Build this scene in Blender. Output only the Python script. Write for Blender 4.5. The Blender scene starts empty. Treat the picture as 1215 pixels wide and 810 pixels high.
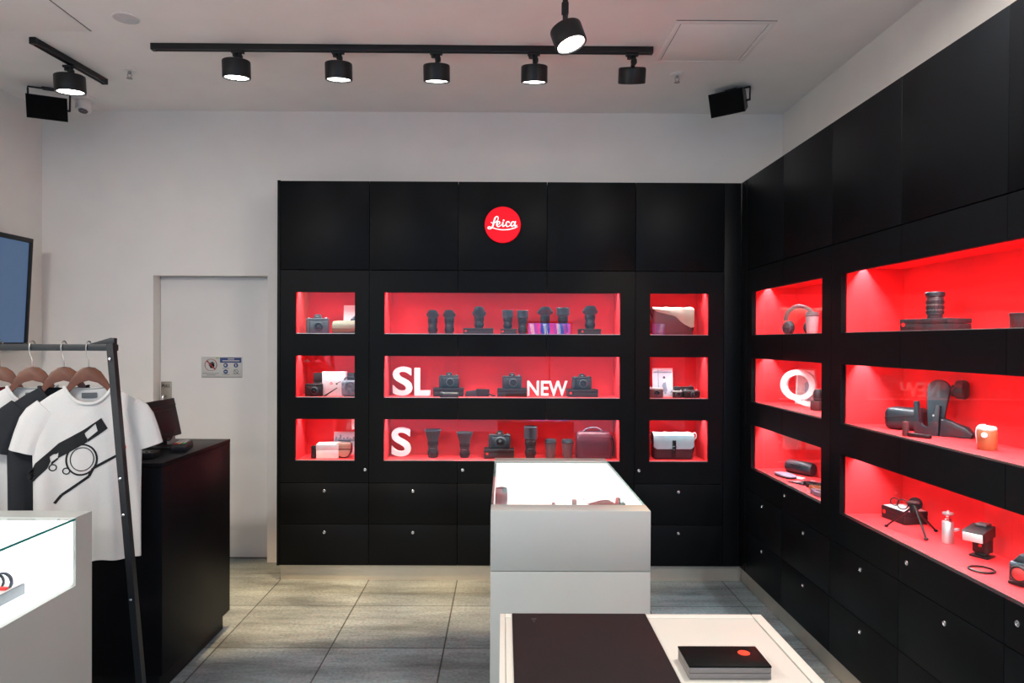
import bpy, bmesh, math, random
from mathutils import Vector, Matrix
from mathutils.bvhtree import BVHTree
random.seed(7)
sc = bpy.context.scene
COL = sc.collection
PI = math.pi
R = math.radians

# ------------------------------------------------------------------ materials
MATS = {}
def mat(name, col, rough=0.5, metal=0.0, spec=0.5, var=0.06, scale=30.0, bump=0.0, emit=None, estr=0.0, coat=0.0):
    if name in MATS: return MATS[name]
    m = bpy.data.materials.new(name); m.use_nodes = True
    nt = m.node_tree; b = nt.nodes['Principled BSDF']
    b.inputs['Roughness'].default_value = rough
    b.inputs['Metallic'].default_value = metal
    b.inputs['Specular IOR Level'].default_value = spec
    b.inputs['Coat Weight'].default_value = coat
    tc = nt.nodes.new('ShaderNodeTexCoord')
    nz = nt.nodes.new('ShaderNodeTexNoise'); nz.inputs['Scale'].default_value = scale; nz.inputs['Detail'].default_value = 3
    nt.links.new(tc.outputs['Object'], nz.inputs['Vector'])
    rp = nt.nodes.new('ShaderNodeValToRGB')
    rp.color_ramp.elements[0].color = tuple(max(0, c*(1-var)) for c in col[:3]) + (1,)
    rp.color_ramp.elements[1].color = tuple(min(1, c*(1+var)) for c in col[:3]) + (1,)
    rp.color_ramp.elements[0].position = 0.3; rp.color_ramp.elements[1].position = 0.7
    nt.links.new(nz.outputs['Fac'], rp.inputs['Fac'])
    nt.links.new(rp.outputs['Color'], b.inputs['Base Color'])
    if bump:
        bp = nt.nodes.new('ShaderNodeBump'); bp.inputs['Strength'].default_value = bump; bp.inputs['Distance'].default_value = 0.002
        nt.links.new(nz.outputs['Fac'], bp.inputs['Height']); nt.links.new(bp.outputs['Normal'], b.inputs['Normal'])
    if emit:
        b.inputs['Emission Color'].default_value = tuple(emit) + (1,)
        b.inputs['Emission Strength'].default_value = estr
    MATS[name] = m
    return m

def glass_mat(name, tint=(0.98, 0.99, 0.985), ior=1.45):
    m = bpy.data.materials.new(name); m.use_nodes = True
    nt = m.node_tree; nt.nodes.clear()
    out = nt.nodes.new('ShaderNodeOutputMaterial'); mx = nt.nodes.new('ShaderNodeMixShader')
    f0 = ((ior-1)/(ior+1))**2                              # Schlick term, the same from either face of the pane
    lw = nt.nodes.new('ShaderNodeLayerWeight'); lw.inputs['Blend'].default_value = 0.5
    pw = nt.nodes.new('ShaderNodeMath'); pw.operation = 'POWER'; pw.inputs[1].default_value = 5.0
    fr = nt.nodes.new('ShaderNodeMath'); fr.operation = 'MULTIPLY_ADD'; fr.inputs[1].default_value = 1-f0; fr.inputs[2].default_value = f0
    nt.links.new(lw.outputs['Facing'], pw.inputs[0]); nt.links.new(pw.outputs[0], fr.inputs[0])
    tr = nt.nodes.new('ShaderNodeBsdfTransparent'); tr.inputs['Color'].default_value = tint + (1,)
    gl = nt.nodes.new('ShaderNodeBsdfGlossy'); gl.inputs['Roughness'].default_value = 0.0
    nt.links.new(fr.outputs[0], mx.inputs[0]); nt.links.new(tr.outputs[0], mx.inputs[1]); nt.links.new(gl.outputs[0], mx.inputs[2])
    nt.links.new(mx.outputs[0], out.inputs[0])
    MATS[name] = m
    return m

wall_m   = mat('wall_paint', (0.84, 0.805, 0.765), 0.85, spec=0.2, var=0.02, scale=4)
ceil_m   = mat('ceiling_paint', (0.88, 0.85, 0.83), 0.9, spec=0.15, var=0.02, scale=4)
door_m   = mat('door_paint', (0.78, 0.755, 0.73), 0.6, spec=0.3, var=0.02, scale=3)
black_m  = mat('black_laminate', (0.0042, 0.0050, 0.0062), 0.42, spec=0.10, var=0.12, scale=3)
carc_m   = mat('black_board', (0.006, 0.006, 0.007), 0.5, spec=0.25)
desk_m   = mat('desk_black', (0.005, 0.005, 0.0065), 0.42, spec=0.12, var=0.1, scale=5)
red_m    = mat('red_lining', (0.80, 0.042, 0.050), 0.55, spec=0.25, var=0.03, scale=5)
redsign_m= mat('sign_red', (0.86, 0.0, 0.012), 0.35, spec=0.3, var=0.02, emit=(0.9, 0.0, 0.012), estr=0.35)
signwhite_m = mat('sign_white', (0.9, 0.88, 0.88), 0.4, emit=(1, 0.93, 0.93), estr=0.3, var=0.02)
reddot_m = mat('emblem_red', (0.80, 0.03, 0.03), 0.4, var=0.02)
table_m  = mat('white_lacquer', (0.42, 0.44, 0.425), 0.35, spec=0.4, var=0.015, scale=3)
warmlit_m  = mat('white_warm_lit', (0.58, 0.565, 0.515), 0.4, spec=0.4, var=0.015, scale=3)  # the table's white paint with warm lamplight put into its colour
groove_m = mat('groove_dark', (0.10, 0.095, 0.085), 0.7)
steel_m  = mat('brushed_steel', (0.62, 0.58, 0.50), 0.42, metal=0.75, var=0.06, scale=6)
chrome_m = mat('chrome', (0.75, 0.75, 0.76), 0.22, metal=1.0)
silver_m = mat('silver_satin', (0.66, 0.66, 0.68), 0.38, metal=0.85)
blkm_m   = mat('black_metal', (0.010, 0.010, 0.011), 0.42, spec=0.4)
rackm_m  = mat('rack_metal', (0.016, 0.019, 0.022), 0.45, spec=0.4)
cam_m    = mat('camera_black', (0.009, 0.012, 0.016), 0.42, spec=0.5, bump=0.15, scale=200)
camlt_m  = mat('camera_leather', (0.011, 0.017, 0.024), 0.55, spec=0.5, bump=0.4, scale=260)
lens_m   = mat('lens_black', (0.014, 0.021, 0.028), 0.36, spec=0.6, scale=60)
ring_m   = mat('lens_rubber', (0.008, 0.011, 0.015), 0.55, spec=0.4)
hood_m   = mat('hood_black', (0.026, 0.048, 0.062), 0.40, spec=0.6)
glassdark_m = mat('lens_glass', (0.006, 0.008, 0.014), 0.05, spec=0.9)
camgrey_m= mat('camera_grey', (0.10, 0.12, 0.13), 0.4, metal=0.4)
boxblk_m = mat('box_black', (0.012, 0.009, 0.011), 0.5, spec=0.4)
boxgrey_m= mat('box_charcoal', (0.028, 0.030, 0.036), 0.5, spec=0.4)
boxwht_m = mat('box_white', (0.82, 0.82, 0.84), 0.5)
letter_m = mat('letter_white', (0.86, 0.86, 0.88), 0.45, var=0.02)
maroon_m = mat('maroon_leather', (0.085, 0.006, 0.018), 0.45, spec=0.5, bump=0.3, scale=120)
burg_m   = mat('burgundy_canvas', (0.050, 0.018, 0.027), 0.65, bump=0.3, scale=300)
blueflap_m = mat('pale_blue_canvas', (0.36, 0.56, 0.64), 0.6, bump=0.2, scale=200)
brown_m  = mat('dark_brown_leather', (0.095, 0.036, 0.040), 0.45, spec=0.5, bump=0.2, scale=120)
tan_m    = mat('tan_suede', (0.52, 0.36, 0.27), 0.7, bump=0.2, scale=100)
beige_m  = mat('beige_flap', (0.55, 0.46, 0.38), 0.55, var=0.1, scale=14)
cognac_m = mat('cognac_leather', (0.34, 0.13, 0.05), 0.5, bump=0.2, scale=120)
olive_m  = mat('olive_pouch', (0.22, 0.21, 0.10), 0.6, bump=0.2, scale=90)
camo_m   = mat('grey_camouflage', (0.15, 0.18, 0.22), 0.6, var=0.55, scale=38)
cupgrey_m= mat('tumbler_grey', (0.10, 0.085, 0.095), 0.45)
cuplight_m=mat('tumbler_light', (0.55, 0.50, 0.54), 0.4)
bluegrey_m = mat('leather_bluegrey', (0.014, 0.024, 0.033), 0.40, spec=0.6, bump=0.2, scale=120)
mauve_m  = mat('pouch_mauve', (0.26, 0.21, 0.29), 0.5)
paper_m  = mat('photo_paper', (0.84, 0.86, 0.88), 0.5, var=0.02)
photoblue_m = mat('photo_pale_blue', (0.58, 0.72, 0.80), 0.4, var=0.12, scale=9)
photomid_m = mat('photo_mid_blue', (0.22, 0.34, 0.44), 0.4, var=0.2, scale=30)
photodark_m = mat('photo_dark_blue', (0.045, 0.08, 0.12), 0.4, var=0.2, scale=30)
photoskin_m = mat('photo_warm', (0.5, 0.42, 0.4), 0.4)
shirtw_m = mat('white_cotton', (0.52, 0.52, 0.515), 0.9, spec=0.1, var=0.02, bump=0.1, scale=150)
shirtk_m = mat('black_cotton', (0.020, 0.022, 0.026), 0.9, spec=0.1, bump=0.1, scale=150)
shirtr_m = mat('red_cotton', (0.22, 0.03, 0.035), 0.9, spec=0.1)
ink_m    = mat('print_ink', (0.012, 0.013, 0.015), 0.8, spec=0.2)
inkgrey_m= mat('label_ink', (0.09, 0.10, 0.11), 0.8)
wood_m   = mat('hanger_wood', (0.115, 0.036, 0.012), 0.38, spec=0.5, var=0.3, scale=18)
wire_m   = mat('hook_wire', (0.55, 0.53, 0.5), 0.3, metal=1.0)
mat_m    = mat('dark_mat', (0.015, 0.0105, 0.0115), 0.6, spec=0.15)
matmark_m= mat('mat_mark', (0.032, 0.023, 0.024), 0.6)
pages_m  = mat('box_side_grey', (0.20, 0.185, 0.175), 0.5)
screen_m = mat('tv_screen', (0.02, 0.03, 0.05), 0.2, emit=(0.10, 0.19, 0.36), estr=0.42, var=0.05)
plastic_m= mat('black_plastic', (0.010, 0.010, 0.012), 0.42, spec=0.25)
greypl_m = mat('grey_plastic', (0.30, 0.29, 0.28), 0.4)
whitepl_m= mat('white_plastic', (0.82, 0.80, 0.78), 0.45)
orange_m = mat('orange_key', (0.55, 0.16, 0.03), 0.5)
green_m  = mat('green_key', (0.05, 0.3, 0.1), 0.5)
signboard_m = mat('sign_board', (0.56, 0.555, 0.53), 0.45, var=0.02)
signred_m= mat('prohibition_red', (0.36, 0.012, 0.03), 0.5)
signblue_m = mat('sign_blue', (0.018, 0.05, 0.19), 0.5)
lamp_m   = mat('lamp_disc', (1, 1, 1), 0.5, emit=(1, 0.97, 0.92), estr=14.0, var=0.0)
lampoff_m= mat('lamp_disc_off', (0.03, 0.03, 0.03), 0.3)
lit_m    = mat('lit_panel', (0.9, 0.9, 0.9), 0.5, emit=(0.94, 1.0, 0.99), estr=1.25, var=0.0)
tray_m   = mat('grey_tray', (0.22, 0.25, 0.29), 0.5)
navy_m   = mat('navy_strap', (0.03, 0.045, 0.08), 0.5)
teal_m   = mat('glass_edge_teal', (0.02, 0.23, 0.22), 0.25, spec=0.6)
glass    = glass_mat('showcase_glass')
glass2   = glass_mat('counter_glass', (0.985, 0.995, 0.99), 1.36)

def floor_mat():
    m = bpy.data.materials.new('stone_tiles'); m.use_nodes = True; nt = m.node_tree; b = nt.nodes['Principled BSDF']
    N = nt.nodes.new; L = nt.links.new
    tc = N('ShaderNodeTexCoord')
    mp = N('ShaderNodeMapping'); mp.inputs['Location'].default_value = (0.31, -0.15, 0)
    L(tc.outputs['Object'], mp.inputs['Vector'])
    br = N('ShaderNodeTexBrick'); br.offset = 0.0; br.squash = 1.0
    br.inputs['Scale'].default_value = 1.0; br.inputs['Mortar Size'].default_value = 0.006; br.inputs['Mortar Smooth'].default_value = 0.8
    br.inputs['Brick Width'].default_value = 0.6; br.inputs['Row Height'].default_value = 0.592
    br.inputs['Color1'].default_value = (0.8, 0.8, 0.8, 1); br.inputs['Color2'].default_value = (1.0, 1.0, 1.0, 1); br.inputs['Mortar'].default_value = (0.16, 0.14, 0.12, 1)
    L(mp.outputs[0], br.inputs['Vector'])
    n1 = N('ShaderNodeTexNoise'); n1.inputs['Scale'].default_value = 2.6; n1.inputs['Detail'].default_value = 9; n1.inputs['Roughness'].default_value = 0.66
    st = N('ShaderNodeMapping'); st.inputs['Scale'].default_value = (0.55, 2.6, 1); L(tc.outputs['Object'], st.inputs['Vector']); L(st.outputs[0], n1.inputs['Vector'])
    r1 = N('ShaderNodeValToRGB'); e = r1.color_ramp.elements
    e[0].position = 0.28; e[0].color = (0.088, 0.104, 0.112, 1); e[1].position = 0.72; e[1].color = (0.325, 0.392, 0.42, 1)
    L(n1.outputs['Fac'], r1.inputs['Fac'])
    n2 = N('ShaderNodeTexNoise'); n2.inputs['Scale'].default_value = 60; n2.inputs['Detail'].default_value = 5; L(tc.outputs['Object'], n2.inputs['Vector'])
    r2 = N('ShaderNodeValToRGB'); e = r2.color_ramp.elements
    e[0].position = 0.35; e[0].color = (0.72, 0.71, 0.70, 1); e[1].position = 0.6; e[1].color = (1, 1, 1, 1)
    L(n2.outputs['Fac'], r2.inputs['Fac'])
    m1 = N('ShaderNodeMixRGB'); m1.blend_type = 'MULTIPLY'; m1.inputs[0].default_value = 1; L(r1.outputs[0], m1.inputs[1]); L(r2.outputs[0], m1.inputs[2])
    m2 = N('ShaderNodeMixRGB'); m2.blend_type = 'MULTIPLY'; m2.inputs[0].default_value = 1; L(m1.outputs[0], m2.inputs[1]); L(br.outputs[0], m2.inputs[2])
    L(m2.outputs[0], b.inputs['Base Color']); b.inputs['Roughness'].default_value = 0.5; b.inputs['Specular IOR Level'].default_value = 0.35
    bp = N('ShaderNodeBump'); bp.inputs['Strength'].default_value = 0.25; bp.inputs['Distance'].default_value = 0.003
    L(m2.outputs[0], bp.inputs['Height']); L(bp.outputs[0], b.inputs['Normal'])
    return m
floor_m = floor_mat()

# ------------------------------------------------------------------ mesh builder
class MB:
    def __init__(s): s.bm = bmesh.new(); s.M = Matrix.Identity(4)
    def v(s, p): return s.bm.verts.new(s.M @ Vector(p))
    def f(s, vs, mi=0):
        try:
            fc = s.bm.faces.new(vs); fc.material_index = mi; return fc
        except ValueError: return None
    def box(s, x0, x1, y0, y1, z0, z1, bev=0.0, mi=0, seg=2):
        vs = [s.v((x, y, z)) for x in (x0, x1) for y in (y0, y1) for z in (z0, z1)]
        fs = [s.f([vs[i] for i in q], mi) for q in ((0,1,3,2),(4,6,7,5),(0,4,5,1),(2,3,7,6),(0,2,6,4),(1,5,7,3))]
        if bev > 0:
            es = list({e for fc in fs for e in fc.edges})
            r = bmesh.ops.bevel(s.bm, geom=es, offset=bev, segments=seg, profile=0.5, affect='EDGES', clamp_overlap=True)
            for fc in r['faces']: fc.material_index = mi
        return s
    def prism(s, poly, y0, y1, mi=0, bev=0.0):          # outline in local XZ, extruded along Y
        a = [s.v((x, y0, z)) for x, z in poly]; b = [s.v((x, y1, z)) for x, z in poly]; n = len(poly)
        fs = [s.f(a, mi), s.f(b[::-1], mi)] + [s.f([a[i], b[i], b[(i+1) % n], a[(i+1) % n]], mi) for i in range(n)]
        if bev > 0:
            es = [e for fc in fs[:2] if fc for e in fc.edges]
            r = bmesh.ops.bevel(s.bm, geom=es, offset=bev, segments=2, profile=0.5, affect='EDGES', clamp_overlap=True)
            for fc in r['faces']: fc.material_index = mi
        return s
    def rings(s, rs, mi=0, cap0=True, cap1=True, closed=True):
        vr = [[s.v(p) for p in r] for r in rs]; n = len(vr[0])
        for a, b in zip(vr, vr[1:]):
            for i in range(n if closed else n-1):
                s.f([a[i], a[(i+1) % n], b[(i+1) % n], b[i]], mi)
        if cap0: s.f(vr[0][::-1], mi)
        if cap1: s.f(vr[-1], mi)
        return s
    def lathe(s, prof, c=(0,0,0), axis='Z', seg=28, mi=0, cap0=True, cap1=True):
        rs = []
        for r, h in prof:
            ring = []
            for i in range(seg):
                a = 2*PI*i/seg; x, y = r*math.cos(a), r*math.sin(a)
                p = {'Z': (x, y, h), 'Y': (x, h, -y), 'X': (h, x, y)}[axis]
                ring.append((c[0]+p[0], c[1]+p[1], c[2]+p[2]))
            rs.append(ring)
        s.rings(rs, mi, cap0, cap1); return s
    def tube(s, pts, r=0.005, seg=10, closed=False, mi=0, flat=1.0):
        pts = [Vector(p) for p in pts]; n = len(pts); rr = r if isinstance(r, (list, tuple)) else [r]*n
        rs = []; up = Vector((0, 0, 1)); prev = None
        for i, p in enumerate(pts):
            if closed: t = pts[(i+1) % n] - pts[i-1]
            else: t = pts[min(i+1, n-1)] - pts[max(i-1, 0)]
            t.normalize()
            if prev is None:
                ref = up if abs(t.dot(up)) < 0.9 else Vector((1, 0, 0))
                nx = ref.cross(t).normalized()
            else: nx = (prev - t*prev.dot(t)).normalized()
            prev = nx; ny = t.cross(nx)
            rs.append([p + nx*rr[i]*math.cos(2*PI*k/seg) + ny*rr[i]*flat*math.sin(2*PI*k/seg) for k in range(seg)])
        if closed: rs.append(rs[0]); s.rings(rs, mi, False, False)
        else: s.rings(rs, mi)
        return s
    def ring(s, c, r, t, axis='Y', seg=28, mi=0, tseg=8, flat=1.0):
        pts = []
        for i in range(seg):
            a = 2*PI*i/seg; x, y = r*math.cos(a), r*math.sin(a)
            p = {'Z': (x, y, 0), 'Y': (x, 0, y), 'X': (0, x, y)}[axis]
            pts.append((c[0]+p[0], c[1]+p[1], c[2]+p[2]))
        return s.tube(pts, t, tseg, True, mi, flat)
    def ell(s, c, rad, seg=16, mi=0):
        prof = [(max(1e-4, math.sin(PI*i/seg)), -math.cos(PI*i/seg)) for i in range(seg+1)]
        rs = [[(c[0]+rad[0]*r*math.cos(2*PI*k/(2*seg)), c[1]+rad[1]*r*math.sin(2*PI*k/(2*seg)), c[2]+rad[2]*h) for k in range(2*seg)] for r, h in prof]
        s.rings(rs, mi); return s
    def stroke(s, pts, w, y0, y1, mi=0):                 # flat pen stroke in XZ with round joints
        ws = w if isinstance(w, (list, tuple)) else [w]*len(pts)
        for (a, wa), (b, wb) in zip(zip(pts, ws), zip(pts[1:], ws[1:])):
            d = Vector((b[0]-a[0], b[1]-a[1]))
            if d.length < 1e-7: continue
            nn = Vector((-d.y, d.x)).normalized()
            s.prism([(a[0]+nn.x*wa/2, a[1]+nn.y*wa/2), (b[0]+nn.x*wb/2, b[1]+nn.y*wb/2), (b[0]-nn.x*wb/2, b[1]-nn.y*wb/2), (a[0]-nn.x*wa/2, a[1]-nn.y*wa/2)], y0, y1, mi)
        for p, wp in zip(pts, ws):
            s.prism([(p[0]+wp/2*math.cos(2*PI*k/10), p[1]+wp/2*math.sin(2*PI*k/10)) for k in range(10)], y0, y1, mi)
        return s
    def disc(s, c, r, y0, y1, seg=24, mi=0):
        return s.prism([(c[0]+r*math.cos(2*PI*k/seg), c[1]+r*math.sin(2*PI*k/seg)) for k in range(seg)], y0, y1, mi)
    def build(s, name, mats, parent=None, sharp=35, loc=None):
        bm = s.bm
        bmesh.ops.recalc_face_normals(bm, faces=bm.faces[:])
        me = bpy.data.meshes.new(name); bm.to_mesh(me); bm.free()
        if not isinstance(mats, (list, tuple)): mats = [mats]
        for m in mats: me.materials.append(m)
        me.shade_smooth(); me.set_sharp_from_angle(angle=R(sharp))
        o = bpy.data.objects.new(name, me); COL.objects.link(o)
        if parent: o.parent = parent
        if loc: o.location = loc
        return o

def tag(o, label=None, cat=None, group=None, kind=None):
    if label: o['label'] = label
    if cat: o['category'] = cat
    if group: o['group'] = group
    if kind: o['kind'] = kind
    return o
def thing(name, label, cat, loc=(0,0,0), rz=0.0, group=None):
    o = bpy.data.objects.new(name, None); COL.objects.link(o)
    o.location = loc; o.rotation_euler = (0, 0, rz); o.empty_display_size = 0.05
    return tag(o, label, cat, group)
def struct(name, mb, m, parent=None):
    return tag(mb.build(name, m, parent), kind='structure')
def rbox(name, m, parent, x0, x1, y0, y1, z0, z1, bev=0.002, seg=2):
    return MB().box(x0, x1, y0, y1, z0, z1, bev, 0, seg).build(name, m, parent)
def arc(cx, cz, r, a0, a1, n=10):
    return [(cx+r*math.cos(R(a0+(a1-a0)*i/n)), cz+r*math.sin(R(a0+(a1-a0)*i/n))) for i in range(n+1)]
def smooth(pts, n=6):                                     # Catmull-Rom through points
    P = [Vector(p) for p in pts]; P = [2*P[0]-P[1]] + P + [2*P[-1]-P[-2]]; out = []
    for i in range(1, len(P)-2):
        for k in range(n):
            t = k/n; a, b, c, d = P[i-1], P[i], P[i+1], P[i+2]
            out.append(0.5*((2*b) + (c-a)*t + (2*a-5*b+4*c-d)*t*t + (3*b-a-3*c+d)*t*t*t))
    return out + [P[-2]]
def text_mesh(txt, w, h, depth, bold=0.0):                # letters standing in XZ facing -Y, base at z=0, centred on x
    cu = bpy.data.curves.new('t', 'FONT'); cu.body = txt; cu.size = 1; cu.extrude = 0.1; cu.offset = bold; cu.resolution_u = 6
    ob = bpy.data.objects.new('t', cu); COL.objects.link(ob)
    dg = bpy.context.evaluated_depsgraph_get(); me = bpy.data.meshes.new_from_object(ob.evaluated_get(dg))
    bpy.data.objects.remove(ob); bpy.data.curves.remove(cu)
    xs = [v.co.x for v in me.vertices]; ys = [v.co.y for v in me.vertices]
    sx = w/(max(xs)-min(xs)); sy = h/(max(ys)-min(ys)); mx = (max(xs)+min(xs))/2; my = min(ys)
    for v in me.vertices: v.co = Vector(((v.co.x-mx)*sx, -v.co.z*depth/0.2, (v.co.y-my)*sy))
    return me
def text_obj(name, txt, w, h, depth, m, parent=None, loc=(0,0,0), bold=0.0):
    me = text_mesh(txt, w, h, depth, bold); me.name = name; me.materials.clear(); me.materials.append(m)
    o = bpy.data.objects.new(name, me); COL.objects.link(o); o.location = loc
    if parent: o.parent = parent
    return o

# ------------------------------------------------------------------ camera
h, f, pit, yaw, rol = 1.62326, 831.92876, -0.00592, 0.0037, 0.00434
fw = Vector((math.sin(yaw)*math.cos(pit), math.cos(yaw)*math.cos(pit), math.sin(pit)))
rt = Vector((math.cos(yaw), -math.sin(yaw), 0)); up = rt.cross(fw)
r2 = math.cos(rol)*rt + math.sin(rol)*up; u2 = -math.sin(rol)*rt + math.cos(rol)*up
cd = bpy.data.cameras.new('camera'); cam = bpy.data.objects.new('camera', cd); COL.objects.link(cam)
mw = Matrix.Identity(4)
for i in range(3):
    mw[i][0] = r2[i]; mw[i][1] = u2[i]; mw[i][2] = -fw[i]
mw[2][3] = h
cam.matrix_world = mw
cd.sensor_width = 36; cd.lens = f/1215*36; cd.clip_start = 0.05
cd.shift_x = (607.5-600.90453)/1215; cd.shift_y = (409.96449-405)/1215
sc.camera = cam

# ------------------------------------------------------------------ room
ZC, XL, XR, YB, YF = 3.293, -3.367, 2.03, 5.125, -2.6
struct('floor', MB().box(XL-0.2, XR+0.2, YF-0.5, YB+0.4, -0.1, 0), floor_m)
struct('ceiling', MB().box(XL-0.2, XR+0.2, YF, YB+0.4, ZC, ZC+0.1), ceil_m)
struct('wall_left', MB().box(XL-0.15, XL, YF, YB+0.4, 0, ZC), wall_m)
struct('wall_right', MB().box(XR, XR+0.15, YF, YB+0.4, 0, ZC), wall_m)
DX0, DX1, DH = -2.558, -1.725, 2.095
wb = MB(); wb.box(XL, DX0, YB, YB+0.2, 0, ZC); wb.box(DX1, XR, YB, YB+0.2, 0, ZC); wb.box(DX0, DX1, YB, YB+0.2, DH, ZC)
struct('wall_back', wb, wall_m)
dr = struct('door_1', MB().box(DX0+0.003, DX1-0.003, YB+0.10, YB+0.14, 0.008, DH-0.003, 0.002), door_m)
struct('door_threshold', MB().box(DX0, DX1, YB+0.095, YB+0.16, 0.0, 0.006), groove_m, dr)
# pull handle on its plate, at the latch edge of the door
pp = MB().box(-2.548, -2.470, YB+0.095, YB+0.1005, 1.03, 1.315, 0.002).build('pull_plate', mat('plate_steel', (0.30, 0.265, 0.225), 0.5, metal=0.5), dr)
MB().tube(smooth([(-2.515, YB+0.095, 1.21), (-2.515, YB+0.06, 1.215), (-2.515, YB+0.05, 1.19), (-2.515, YB+0.05, 1.09), (-2.515, YB+0.06, 1.065), (-2.515, YB+0.095, 1.07)], 5), 0.009).build('pull_handle', chrome_m, dr)
text_obj('pull_lettering', 'PULL', 0.062, 0.022, 0.002, ink_m, dr, (-2.509, YB+0.0945, 1.272), 0.01)
struct('baseboard_back', MB().box(-1.511, 1.6235, 4.763, 4.79, 0, 0.099), steel_m)
struct('baseboard_right', MB().box(1.624, 1.65, 1.2, 4.763, 0, 0.099), steel_m)

# ------------------------------------------------------------------ cabinets
ROWS = [(0.811, 1.094), (1.239, 1.522), (1.671, 1.952)]
SLOT = 0.105
NB = 0.300          # depth of the niche back from the front face
def cabinet(label, loc, rz, win, endL, endR, W=0.6, side=None, fill=None, knobs=(), group=None, depth=0.375, locks=True):
    t = thing('display_cabinet', label, 'cabinet', loc, rz, group)
    g = 0.0016; a, b = win
    # carcass: back board, top board and an outer side where the row ends
    c = MB(); c.box(0.001, W-0.001, depth-0.016, depth, 0.102, 2.69); c.box(0.001, W-0.001, 0.022, depth-0.017, 2.665, 2.69); c.box(0.001, W-0.001, 0.022, depth-0.017, 0.104, 0.12)
    if endL: c.box(0.0005, 0.016, 0.022, depth-0.017, 0.121, 2.664)
    if endR: c.box(W-0.016, W-0.0005, 0.022, depth-0.017, 0.121, 2.664)
    for z0, z1 in ((0.664, 0.811), (1.094, 1.239), (1.522, 1.671), (1.952, 2.099)):
        for xx in (0.0003, W-0.0123): c.box(xx, xx+0.012, 0.0204, 0.0212, z0, z1)
    c.build('carcass', carc_m, t)
    if side == 'L': MB().box(-0.021, -0.001, -0.002, depth, 0.102, 2.705, 0.001).build('end_panel', black_m, t)
    rbox('top_panel', black_m, t, g, W-g, 0, 0.02, 2.104, 2.701, 0.0012)
    fr = MB()
    if a > 0.02: fr.box(g, a, 0, 0.02, 0.664, 2.099)
    if b < W-0.02: fr.box(b, W-g, 0, 0.02, 0.664, 2.099)
    x0 = a if a > 0.02 else g; x1 = b if b < W-0.02 else W-g
    for z0, z1 in ((0.664, 0.811), (1.094, 1.239), (1.522, 1.671), (1.952, 2.099)): fr.box(x0, x1, 0, 0.02, z0, z1)
    fr.build('door_frame', black_m, t)
    for i, (z0, z1) in enumerate(ROWS):
        MB().box(x0-0.002 if a > 0.02 else g, x1+0.002 if b < W-0.02 else W-g, 0.0215, 0.0255, z0-0.01, z1+0.01).build('glass_pane', glass, t)
        MB().box(x0, x1, 0.0202, 0.0213, z0+0.0002, z0+0.0036).build('glass_edge_glint', silver_m, t)  # bright strip imitates light caught on the pane's lower edge
        n = MB(); xa = a if endL else 0.0; xb = b if endR else W; sl = SLOT
        n.box(xa, xb, NB, NB+0.012, z0-0.012, z1+0.046)                      # back
        n.box(xa, xb, 0.027, NB, z0-0.012, z0)                             # floor
        n.box(xa, xb, 0.027, sl-0.014, z1+0.024, z1+0.046); n.box(xa, xb, sl+0.014, NB, z1+0.024, z1+0.046)   # soffit with a lamp slot
        if endL: n.box(xa-0.012, xa, 0.027, NB+0.012, z0-0.012, z1+0.060)
        if endR: n.box(xb, xb+0.012, 0.027, NB+0.012, z0-0.012, z1+0.060)
        n.build('niche_lining', red_m, t)
        MB().box(xa, xb, sl-0.02, sl+0.02, z1+0.050, z1+0.060).build('lamp_channel', carc_m, t)
    for z0, z1 in ((0.104, 0.380), (0.383, 0.660)):
        d = rbox('drawer', black_m, t, g, W-g, 0, 0.02, z0, z1, 0.0012)
        if locks:
            MB().lathe([(0.0105, 0.001), (0.0105, -0.003), (0.008, -0.004), (0.0075, -0.002), (0.003, -0.002), (0.001, -0.0035)], (W/2, 0, z1-0.052), 'Y', 16).build('lock', chrome_m, d)
    for kx in knobs:
        MB().lathe([(0.0105, 0.001), (0.0105, -0.003), (0.008, -0.004), (0.0075, -0.002), (0.003, -0.002), (0.001, -0.0035)], (kx, 0, 0.752), 'Y', 16).build('lock', chrome_m, t)
    if fill: rbox('filler_panel', black_m, t, fill[0], fill[1], 0, 0.02, 0.104, 2.701, 0.001)
    return t
Y0, X0, XC, YS = 4.743, -1.511, 1.604, 4.632
cabinet('black cabinet column beside the white door, with three small red niches', (X0, Y0, 0), 0, (0.1, 0.503), True, True, side='L', knobs=(0.575,))
cabinet('black cabinet column holding the white S and SL letters', (X0+0.6, Y0, 0), 0, (0.1, 0.6), True, False)
cabinet('black cabinet column with the round red logo sign on its top panel', (X0+1.2, Y0, 0), 0, (0, 0.6), False, False, knobs=(0.035,))
cabinet('black cabinet column holding the maroon bag, with wide red niches', (X0+1.8, Y0, 0), 0, (0, 0.5), False, True)
cabinet('black cabinet column with two satchels, in the corner of the two cabinet rows', (X0+2.4, Y0, 0), 0, (0.1, 0.5), True, True, fill=(0.6016, 0.7145), knobs=(0.03,))
cabinet('black side cabinet next to the corner, at the far end of the right row', (XC, YS, 0), -PI/2, (0.1, 0.6), True, False, fill=(-0.1095, -0.0016), depth=0.41)
cabinet('black side cabinet with the white Q letter and headphones', (XC, YS-0.6, 0), -PI/2, (0, 0.5), False, True, knobs=(0.05,), depth=0.41)
cabinet('black side cabinet with the black leather case behind its glass', (XC, YS-1.2, 0), -PI/2, (0.1, 0.6), True, False, depth=0.41)
cabinet('black side cabinet with the flash unit, tripod and cognac canister', (XC, YS-1.8, 0), -PI/2, (0, 0.6), False, False, knobs=(0.06,), depth=0.41)
cabinet('black side cabinet cut off by the picture edge, holding the small camera', (XC, YS-2.4, 0), -PI/2, (0, 0.5), False, True, knobs=(0.06,), depth=0.41)

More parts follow.
